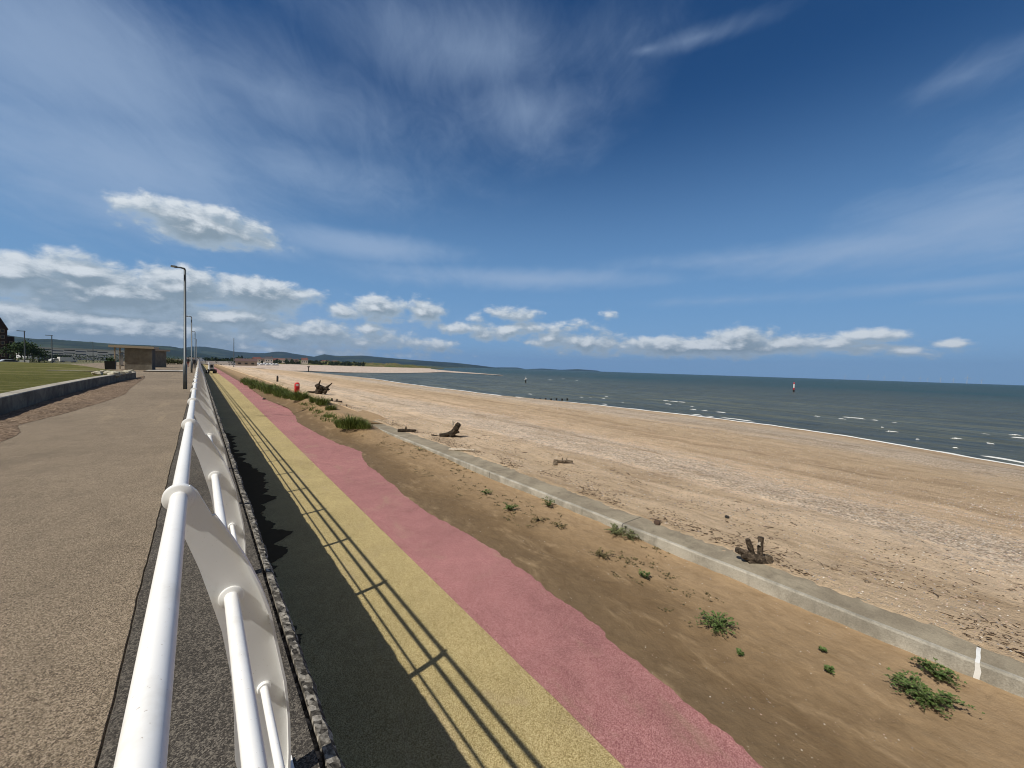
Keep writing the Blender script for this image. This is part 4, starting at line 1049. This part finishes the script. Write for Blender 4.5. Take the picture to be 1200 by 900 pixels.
for i in range(4):
    for j in range(5): a = i*6+j; o.f.append((a, a+1, a+7, a+6))
o.f.append((5, 4, 3, 2, 1, 0)); o.f.append(tuple(24+j for j in range(6)))
o = o.build('concrete_slab', wr, loc=p_, rz=math.atan2(-.45, 1)); smooth_edges(o); tag(o, 'low white painted slab lying at the water edge among the black posts', 'slab')

# ================================================================== wind turbines
turb_m = mat('turbine_white', (.55, .58, .6), .5)
proto = None
tl = ['leftmost small white wind turbine on the sea horizon','second small wind turbine from the left on the sea horizon','third wind turbine from the left on the sea horizon','fourth wind turbine from the left on the sea horizon','fifth wind turbine from the left on the sea horizon','sixth wind turbine from the left on the sea horizon','seventh wind turbine from the left on the sea horizon','eighth wind turbine from the left on the sea horizon','brightest and largest wind turbine on the sea horizon','rightmost faint wind turbine on the sea horizon']
for i, (u, D_) in enumerate([(990, 11000), (1017, 10500), (1036, 10500), (1058, 10800), (1078, 11200), (1087, 11500), (1102, 10300), (1117, 10600), (1133, 8600), (1150, 11500)]):
    if proto is None:
        t = proto = empty('wind_turbine'); MB().tube([(0, 0, -5), (0, 0, 88)], [3.4, 2.4], 10).build('tower', turb_m, t); nc = MB().box((0, -2, 89), (5, 12, 5)).build('nacelle', turb_m, t)
        for k in range(3):
            a = 2*math.pi*k/3; b = MB(); b.tube([(2*math.sin(a), -9, 89+2*math.cos(a)), (20*math.sin(a), -9, 89+20*math.cos(a)), (46*math.sin(a), -9, 89+46*math.cos(a))], [1.4, 2.2, .5], 6); b.build('blade', turb_m, t)
    else: t = copy_tree(proto)
    t.location = far(u, D_, SEA); t.scale = (.85,)*3 if i != 8 else (1, 1, 1); t.rotation_euler = (0, 0, math.atan2(t.location.y, t.location.x)-math.pi/2+.5); tag(t, tl[i], 'wind turbine', 'wind turbines on the horizon')

# ================================================================== driftwood
def barkfn(lo, mid, hi):
    return lambda q, pos: (q.ramp(q.noise(pos, 14, 7, .75, .6), [(.32, lo), (.5, mid), (.70, hi)]), (q.noise(pos, 30, 6, .75), 1.0, .02))
drift_m = mat('weathered_driftwood', None, .9, barkfn((.03, .022, .016), (.13, .10, .07), (.40, .34, .26)), spec=.2)
darkdrift_m = mat('dark_driftwood', None, .9, barkfn((.010, .008, .006), (.035, .026, .018), (.13, .10, .07)), spec=.2)
stumpm = mat('stump_bark', None, .9, barkfn((.012, .009, .007), (.06, .045, .032), (.24, .19, .14)), spec=.2)
pale_m = mat('bleached_wood', None, .85, barkfn((.22, .18, .13), (.48, .42, .34), (.70, .64, .55)), spec=.2)
def limb(mb, p, d, L, r, n=7, wob=.25, taper=.35, seed=0):
    pts = []; p = Vector(p); d = Vector(d).normalized(); rad = []
    for i in range(n+1):
        pts.append(p.copy()); rad.append(r*(1-(1-taper)*i/n)*(1+.15*noise.noise(Vector((i*.9, seed, 0)))))
        d = (d+Vector((noise.noise(Vector((i*.7, seed, 1))), noise.noise(Vector((i*.7, seed, 2))), noise.noise(Vector((i*.7, seed, 3)))))*wob).normalized(); p = p+d*(L/n)
    mb.tube(pts, rad, 9, jit=.16)
def ground_at(u, v):
    p_ = at(u, v, -1.45)
    for _ in range(6): p_ = at(u, v, beachz(p_.x, p_.y))
    return p_
RX = Vector((.78, -.62, 0))     # sideways in the photo at mid frame
def part_pale(t, p, d, L, r, seed):
    mb = MB(); limb(mb, p, d, L, r, seed=seed); mb.build('bleached_branch', pale_m, t)
# 1 seated-looking stump
g = ground_at(527, 512); t = empty('driftwood_stump', g); s_ = 1.0
mb = MB(); limb(mb, RX*-.42+Vector((0, 0, .02)), RX+Vector((0, 0, .25)), .85, .13, seed=1, wob=.12); limb(mb, RX*.05+Vector((0, 0, .05)), RX*.55+Vector((0, 0, .8)), .60, .14, seed=2, taper=.8, wob=.15)
limb(mb, RX*.22+Vector((0, 0, .35)), RX*.6+Vector((0, 0, .9)), .30, .11, seed=3, taper=.9); limb(mb, RX*-.1+Vector((0, 0, .12)), RX*.8+Vector((0, 0, .55)), .55, .07, seed=4); limb(mb, RX*-.55, RX*-1+Vector((0, 0, .3)), .25, .07, seed=5)
limb(mb, RX*.2+Vector((0, 0, .04)), RX+Vector((0, 0, .0)), .35, .05, seed=15)
mb.build('trunk', darkdrift_m, t); part_pale(t, RX*-.52+Vector((0, 0, .07)), RX+Vector((0, 0, -.05)), .55, .055, 6); part_pale(t, RX*.13+Vector((0, 0, .5)), RX*-.1+Vector((0, 0, 1)), .26, .05, 7)
part_pale(t, RX*.10+Vector((0, 0, .60)), RX*.8+Vector((0, 0, .5)), .18, .03, 71)
tag(t, 'weathered driftwood stump sitting upright in the middle of the beach, pale at its tip', 'driftwood')
# 2 black root ball
g = ground_at(376, 462); t = empty('driftwood_root_ball', g); mb = MB(); k = 1.45
rn0 = random.Random(21)
for q_ in range(24):
    a = rn0.uniform(-.3, 3.3); L = rn0.uniform(.35, .75); limb(mb, RX*rn0.uniform(-.35, .35)+Vector((0, rn0.uniform(-.2, .2), rn0.uniform(.15, .7))), RX*math.cos(a)+Vector((0, rn0.uniform(-.6, .6), math.sin(a)*.55)), L, rn0.uniform(.08, .22), seed=a*9+q_, wob=.45, taper=.3)
limb(mb, RX*-.3, RX*.5+Vector((0, .1, .8)), .85, .34, seed=33, taper=.8); limb(mb, RX*-1.2+Vector((0, 0, .12)), RX*2+Vector((0, 0, .30)), 1.5, .14, seed=34, wob=.2); limb(mb, RX*.3+Vector((0, 0, .5)), RX*1+Vector((0, 0, .75)), .95, .13, seed=35, wob=.3)
mb.build('roots', darkdrift_m, t); tag(t, 'spiky black tree root ball on the sand right of the red lifebuoy housing', 'driftwood')
# 3 near stump behind the wall
g = ground_at(885, 660); t = empty('driftwood_stump', g); R3 = Vector((.80, -.6, 0)); mb = MB(); q = .62
limb(mb, R3*-.26+Vector((0, .05, .20)), R3+Vector((0, -.1, -.38)), .46, .050, seed=41, wob=.08, taper=1.3); limb(mb, R3*-.24+Vector((0, -.02, .12)), R3+Vector((0, 0, -.22)), .42, .045, seed=42, wob=.08, taper=1.2)
limb(mb, R3*.02+Vector((0, .02, .03)), R3*-.30+Vector((0, .1, 1)), .36, .050, seed=43, taper=.7, wob=.12); limb(mb, R3*.10+Vector((0, .02, .03)), R3*.10+Vector((0, .1, 1)), .38, .042, seed=44, taper=.95, wob=.1)
limb(mb, R3*-.14+Vector((0, 0, .03)), R3+Vector((0, 0, .02)), .36, .065, seed=45, taper=.9, wob=.1)
mb.build('trunk', stumpm, t); kn = MB(); limb(kn, R3*.17+Vector((0, -.02, .02)), R3*.3+Vector((0, 0, 1)), .12, .07, seed=46, taper=.7); kn.build('knot', drift_m, t)
part_pale(t, R3*.04+Vector((0, 0, .3)), R3*.4+Vector((0, 0, .8)), .05, .028, 47)
tag(t, 'split dark driftwood stump lying just behind the concrete wall in the foreground', 'driftwood')
def log(u, v, L, r, label, dirv=None, m_=drift_m, seed=0, h=.0, extra=2, name='driftwood_log'):
    g = ground_at(u, v); d = (dirv or RX); mb = MB(); limb(mb, d*(-L/2)+Vector((0, 0, r*.6+h)), d+Vector((0, 0, .03)), L, r, n=9, seed=seed, wob=.12, taper=.6)
    for k in range(extra): limb(mb, d*(L*(-.35+.28*k))+Vector((0, 0, r*.8)), d*(1-.6*k)+Vector((.3*(-1)**k, .2, .35)), L*.22, r*.7, seed=seed+k+1)
    o = mb.build(name, m_, loc=g); return tag(o, label, 'driftwood')
log(660, 543, .62, .06, 'small knobbly driftwood log alone on the pebbly sand at mid beach', seed=50, extra=3, h=.02)
log(651, 545, .13, .06, 'round sawn driftwood butt beside the small log at mid beach', seed=52, extra=0)
log(390, 473, 1.3, .16, 'dark driftwood log on the sand just below the black root ball', seed=54, m_=darkdrift_m, extra=3)
log(408, 482, 1.7, .10, 'low dark driftwood log behind the leafy clump at the end of the wall', seed=57, m_=darkdrift_m, extra=2)
log(541, 529, .95, .05, 'pale bleached plank half buried behind the wall below the upright stump', dirv=Vector((.60, -.8, 0)), m_=pale_m, seed=60, extra=0)
log(477, 506, .8, .08, 'dark rotting branch on the beach behind the start of the wall', seed=62, m_=darkdrift_m, extra=2)
g = ground_at(770, 614); rock('rock', (g.x, g.y, g.z+.03), .065, 9.1, mat('brown_rock', (.075, .045, .03), .9), .8); tag(COL.objects[-1], 'rounded dark brown rock resting behind the foreground wall', 'rock')
g = ground_at(852, 607); rock('rock', (g.x, g.y, g.z+.02), .045, 3.3, mat('dark_stone', (.02, .018, .016), .9), .7); tag(COL.objects[-1], 'small black stone alone on the shell covered sand', 'rock')
# wrack line of twigs and reed, pebbles and shells
mb = MB(); rnd = random.Random(3)
for i in range(8000):
    y = rnd.uniform(-1.0, 1.0)**1; y = -1+29*rnd.random()**1.25; cl = noise.noise(Vector((0, y*.5, 5)))
    x = b0(y)+.03+abs(rnd.gauss(0, 1))*(.55+.5*cl)+(.0 if rnd.random() < .6 else rnd.random()*2.8)
    if noise.noise(Vector((x*1.3, y*.9, 0))) < -.12: continue
    z = beachz(x, y)+.004; a = rnd.gauss(1.9, .7); L = rnd.uniform(.015, .06)*(1 if rnd.random() < .93 else 3.2); r_ = rnd.uniform(.002, .0055)*(1+L*3)
    d = Vector((math.cos(a), math.sin(a), rnd.uniform(-.06, .16))); s_ = Vector((-d.y, d.x, 0))*L*rnd.uniform(-.25, .25)
    p_ = Vector((x, y, z)); mb.tube([p_, p_+d*L*.5+s_, p_+d*L], [r_, r_*1.1, r_*.4], 4)
tag(mb.build('wrack_line', mat('twig', None, .9, barkfn((.02, .014, .01), (.07, .045, .028), (.24, .17, .11)), spec=.2)), 'dark twigs and reed debris washed up behind the wall', kind='stuff')
mats_p = [mat('shell_white', (.66, .60, .52), .7), mat('pebble_grey', (.26, .24, .23), .8), mat('pebble_brown', (.22, .14, .09), .85), mat('pebble_pink', (.45, .32, .26), .8)]
mb = MB(); idx = []
oct_ = [(1, 0, 0), (.3, .95, 0), (-.8, .6, 0), (-.8, -.6, 0), (.3, -.95, 0), (0, 0, .75)]
for i in range(30000):
    y = -1.5+30*rnd.random()**1.7; x = b0(y)+.05+rnd.random()**1.3*(14+y*.5)
    s1 = beach_s(x, y); dn = math.exp(-((s1-.14)/.10)**2)+.8*math.exp(-((s1-.56)/.14)**2)+.18
    if rnd.random() > dn*(1+1.6*noise.noise(Vector((x*.7, y*.5, 2)))): continue
    z = beachz(x, y); r_ = rnd.uniform(.006, .017)*(1+.05*math.hypot(x-7, y)) ; a = rnd.random()*6.28; ca, sa = math.cos(a), math.sin(a); k = len(mb.v); e_ = rnd.uniform(.5, 1)
    for ox, oy, oz in oct_: mb.v.append((x+(ox*ca-oy*sa*e_)*r_, y+(ox*sa+oy*ca*e_)*r_, z+oz*r_*.8))
    for j in range(5): mb.f.append((k+j, k+(j+1) % 5, k+5)); idx.append(i)
pb = mb.build('pebbles', mats_p[0]); tag(pb, 'pale shells and grey pebbles scattered over the beach', kind='stuff')
for m_ in mats_p[1:]: pb.data.materials.append(m_)
pb.data.polygons.foreach_set('material_index', [(0, 1, 1, 0, 2, 3, 3, 1)[(q*7) % 8] for q in idx])

# ================================================================== plants on the sand
def leaf_mat(name, a, b, c): return mat(name, None, .6, lambda q, pos: (q.ramp(q.noise(pos, 25, 3, .6), [(.3, a), (.55, b), (.75, c)]), None), spec=.3)
green1 = leaf_mat('sea_beet_leaves', (.035, .06, .012), (.09, .14, .035), (.20, .26, .09)); green2 = leaf_mat('orache_leaves', (.06, .07, .025), (.15, .17, .07), (.30, .30, .17)); olive = leaf_mat('wilted_leaves', (.06, .045, .02), (.14, .11, .045), (.25, .20, .10))
def sand_pt(u, v):
    r_ = ray(u, v); hit = None; k = math.hypot(r_.x, r_.y)
    def f(d): x, y = r_.x/k*d, r_.y/k*d; return CAMZ+r_.z/k*d-(sandz(x, y) if edge(y) < x < 7.9 else LOW)
    d = 2.0
    while f(d) > 0 and d < 400: d += .05*max(1, d/8)
    lo, hi = d-.05*max(1, d/8), d
    for _ in range(20):
        md = (lo+hi)/2
        if f(md) > 0: lo = md
        else: hi = md
    x, y = r_.x/k*hi, r_.y/k*hi; return Vector((x, y, sandz(x, y) if edge(y) < x < 7.9 else LOW))
def plant(u, v, r, n, h, label, m_=green1, ex=1.0, ang=0.0, group=None, seed=0, name='beach_plant'):
    r *= 1.35; h *= 1.6; n = int(n*1.7)
    rn = random.Random(seed+int(u)); g = sand_pt(u, v); t = empty(name, g, ang); lv = MB(); st = MB(); ns = max(4, int(n/14))
    for k in range(ns):
        a = rn.uniform(0, 6.28); L = r*rn.uniform(.35, 1.05); d = Vector((math.cos(a)*ex, math.sin(a), 0)); hh = h*rn.uniform(.3, 1.0); pts = []
        for i in range(6):
            q = i/5; pts.append(Vector((d.x*L*q, d.y*L*q, .0+hh*math.sin(q*2.2)*.9+.004))+Vector((rn.uniform(-1, 1), rn.uniform(-1, 1), 0))*r*.06*q)
        st.tube(pts, [.0035, .003, .0028, .0024, .002, .0012], 4)
        for j in range(n//ns):
            q = rn.uniform(.15, 1.0); i = min(4, int(q*5)); p_ = pts[i].lerp(pts[i+1], q*5-i)
            a2 = a+rn.choice((-1, 1))*rn.uniform(.3, 1.6); sz = rn.uniform(.018, .042)*(1.25-.5*q); ld = Vector((math.cos(a2), math.sin(a2), rn.uniform(-.05, .75))).normalized(); sd = ld.cross(Vector((rn.uniform(-.4, .4), rn.uniform(-.4, .4), 1))).normalized(); nn = sd.cross(ld)
            b0 = p_+Vector((0, 0, .004)); w_ = sz*.36
            lv.face([b0, b0+ld*sz*.35+sd*w_+nn*w_*.3, b0+ld*sz*1.0, b0+ld*sz*.35-sd*w_+nn*w_*.3]) if rn.random() < .3 else (lv.face([b0, b0+ld*sz*.4+sd*w_+nn*w_*.35, b0+ld*sz]), lv.face([b0, b0+ld*sz, b0+ld*sz*.4-sd*w_+nn*w_*.35]))
    lv.build('leaves', m_, t); st.build('stems', mat('plant_stem', (.13, .12, .05), .7), t)
    return tag(t, label, 'plant', group)
plant(1086, 824, .25, 560, .11, 'largest leafy green plant on the sand at the lower right', ex=.72, seed=1)
plant(1096, 795, .15, 330, .10, 'upper lobe of leafy green weed nearest the wall at lower right', ex=.9, seed=2, m_=green1)
plant(1055, 802, .09, 110, .05, 'small leafy sprig just left of the largest lower right plant', seed=3)
plant(840, 735, .19, 380, .09, 'spreading dark green plant alone in the middle of the foreground sand', ex=1.1, seed=4)
plant(720, 626, .25, 340, .10, 'grey green plant growing against the foot of the wall at its joint', ex=.9, seed=5, m_=green2)
plant(738, 631, .16, 160, .09, 'bushy end of the grey green growth just right of the wall joint', seed=55, m_=green2)
plant(705, 651, .17, 150, .05, 'straggling plant below the grey green one at the wall joint', seed=6, m_=olive)
plant(755, 678, .09, 110, .06, 'small bright green plant below the straggling one in mid foreground', seed=7)
plant(643, 594, .14, 190, .12, 'bright green plant at the foot of the wall at mid distance', seed=8)
plant(597, 598, .17, 210, .08, 'dark green rosette on the sand left of the bright wall-foot plant', seed=9)
plant(570, 579, .13, 140, .06, 'small green plant nearer the pink path than the wall, mid distance', seed=10)
plant(655, 617, .11, 60, .04, 'sparse trailing weed below the bright wall-foot plant', seed=11, m_=olive)
plant(632, 610, .11, 70, .04, 'thin weed between the rosette and the trailing weed', seed=12, m_=olive)
plant(970, 788, .05, 60, .04, 'tiny green sprout left of the largest plant, the lower of two', seed=13)
plant(962, 763, .04, 40, .03, 'tiny green sprout left of the largest plant, the upper of two', seed=14)
plant(868, 767, .06, 45, .03, 'tiny dark sprout right below the spreading plant', seed=15)
plant(492, 528, .22, 90, .08, 'small weed at the foot of the far part of the wall', seed=16, m_=green2)
mb = MB(); rn = random.Random(31); sidx = []
for i in range(2600):
    y = .2+18*rn.random()**1.5; e = edge(y); x = e+(6.40-e)*rn.random()
    if rn.random() > .35+1.3*noise.noise(Vector((x*2.1, y*1.1, 8))): continue
    z = sandz(x, y); r_ = rn.uniform(.003, .010); a = rn.random()*6.28; ca, sa = math.cos(a), math.sin(a); k = len(mb.v); e_ = rn.uniform(.4, 1)
    for ox, oy, oz in oct_: mb.v.append((x+(ox*ca-oy*sa*e_)*r_, y+(ox*sa+oy*ca*e_)*r_, z+oz*r_*.7))
    for j in range(5): mb.f.append((k+j, k+(j+1) % 5, k+5)); sidx.append(i)
sh_ = mb.build('shell_scraps', mats_p[0]); tag(sh_, 'small shells and stones lying on the drifted sand beside the path', kind='stuff')
for m_ in mats_p[1:]: sh_.data.materials.append(m_)
sh_.data.polygons.foreach_set('material_index', [(0, 1, 2, 3, 2)[(q*7) % 5] for q in sidx])
# many small seedlings and scraps on the inner sand
mb = MB(); rn = random.Random(11)
for i in range(620):
    y = 2.2+15*rn.random()**1.1; e = edge(y); x = e+(6.40-e)*(1-.62*rn.random()**1.3)
    if noise.noise(Vector((x*1.5, y*.55, 1))) < .0: continue
    z = sandz(x, y)
    for k in range(rn.randint(4, 11)):
        a = rn.random()*6.28; r_ = rn.uniform(0, .045); s_ = rn.uniform(.010, .028); p_ = Vector((x+r_*math.cos(a), y+r_*math.sin(a)*1.5, z+.004)); d = Vector((math.cos(a*3), math.sin(a*3), rn.uniform(0, .6))); q = Vector((-d.y, d.x, .1))
        mb.face([p_, p_+d*s_+q*s_*.5, p_+d*s_*1.8, p_+d*s_-q*s_*.5])
tag(mb.build('seedlings', olive), 'tiny weed seedlings and scraps dotted over the drifted sand', kind='stuff')
# marram tufts
marram = leaf_mat('marram_blades', (.04, .065, .010), (.105, .145, .028), (.25, .27, .10))
def tuft(mb, c, r, h, n, rn):
    h *= 1.35
    for _ in range(n):
        a = rn.random()*6.28; rr_ = r*rn.random()**.6; b = Vector((c[0]+rr_*math.cos(a), c[1]+rr_*math.sin(a)*1.2, c[2]-.02)); ln = rn.uniform(.2, .9); d = Vector((math.cos(a)*ln*.6+rn.uniform(-.2, .35), math.sin(a)*ln*.6, 1)).normalized(); L = h*rn.uniform(.35, 1.15)*(1.1-.55*(rr_/r)**2)*(1+.5*noise.noise(Vector((b.x*3+c[0], b.y*3+c[1], 1)))); w_ = .006+.012*h
        s_ = Vector((-math.sin(a+rn.uniform(-1, 1)), math.cos(a+rn.uniform(-1, 1)), 0)).normalized()*w_
        m1_ = b+d*L*.55; tip = b+d*L*.9+Vector((d.x, d.y, -.25))*L*.4
        mb.face([b-s_, b+s_, m1_+s_*.8, m1_-s_*.8]); mb.face([m1_-s_*.8, m1_+s_*.8, tip])
rn = random.Random(5)
TU = [(412,500,.62,.50,900,'broad bright green marram clump on the sand at the start of the wall'),(426,501,.35,.34,320,'smaller green clump right behind the broad one at the wall end'),(399,496,.28,.26,200,'low sparse clump left of the broad green one'),
 (388,480,.30,.36,300,'marram tuft standing alone between the lifebuoy and the broad clump'),(378,474,.38,.52,420,'upright dark marram tuft second to the right of the lifebuoy housing'),(367,471,.22,.42,240,'narrow dark marram tuft first to the right of the lifebuoy housing'),
 (385,488,.3,.2,180,'low flat clump on the sand nearer the pink path'),(352,468,.62,.62,760,'dense marram clump around the foot of the red lifebuoy housing'),(341,466,.55,.5,520,'marram clump just left of the red lifebuoy housing')]
for u, v, r_, h, n, lab in TU:
    g = sand_pt(u, v); mb = MB(); tuft(mb, (0, 0, 0), r_, h, n, rn); o = mb.build('marram_grass', marram, loc=g); tag(o, lab, 'grass tuft', 'marram clumps on the dune edge')
mb = MB()
for i in range(95):
    t = i/94; u = 286+50*t+rn.gauss(0, 1.2); v = 447.5+17*t+rn.gauss(0, 2.0); g = sand_pt(u, v); tuft(mb, g, rn.uniform(.25, .6), rn.uniform(.3, .62), 90, rn)
for i in range(45):
    t = i/44; u = 355+45*t+rn.gauss(0, 2); v = 474+22*t+rn.gauss(0, 3); g = sand_pt(u, v); tuft(mb, g, rn.uniform(.1, .25), rn.uniform(.1, .25), 26, rn)
tag(mb.build('beach_grass', marram), 'green marram grass covering the low dune beyond the lifebuoy housing', kind='stuff')
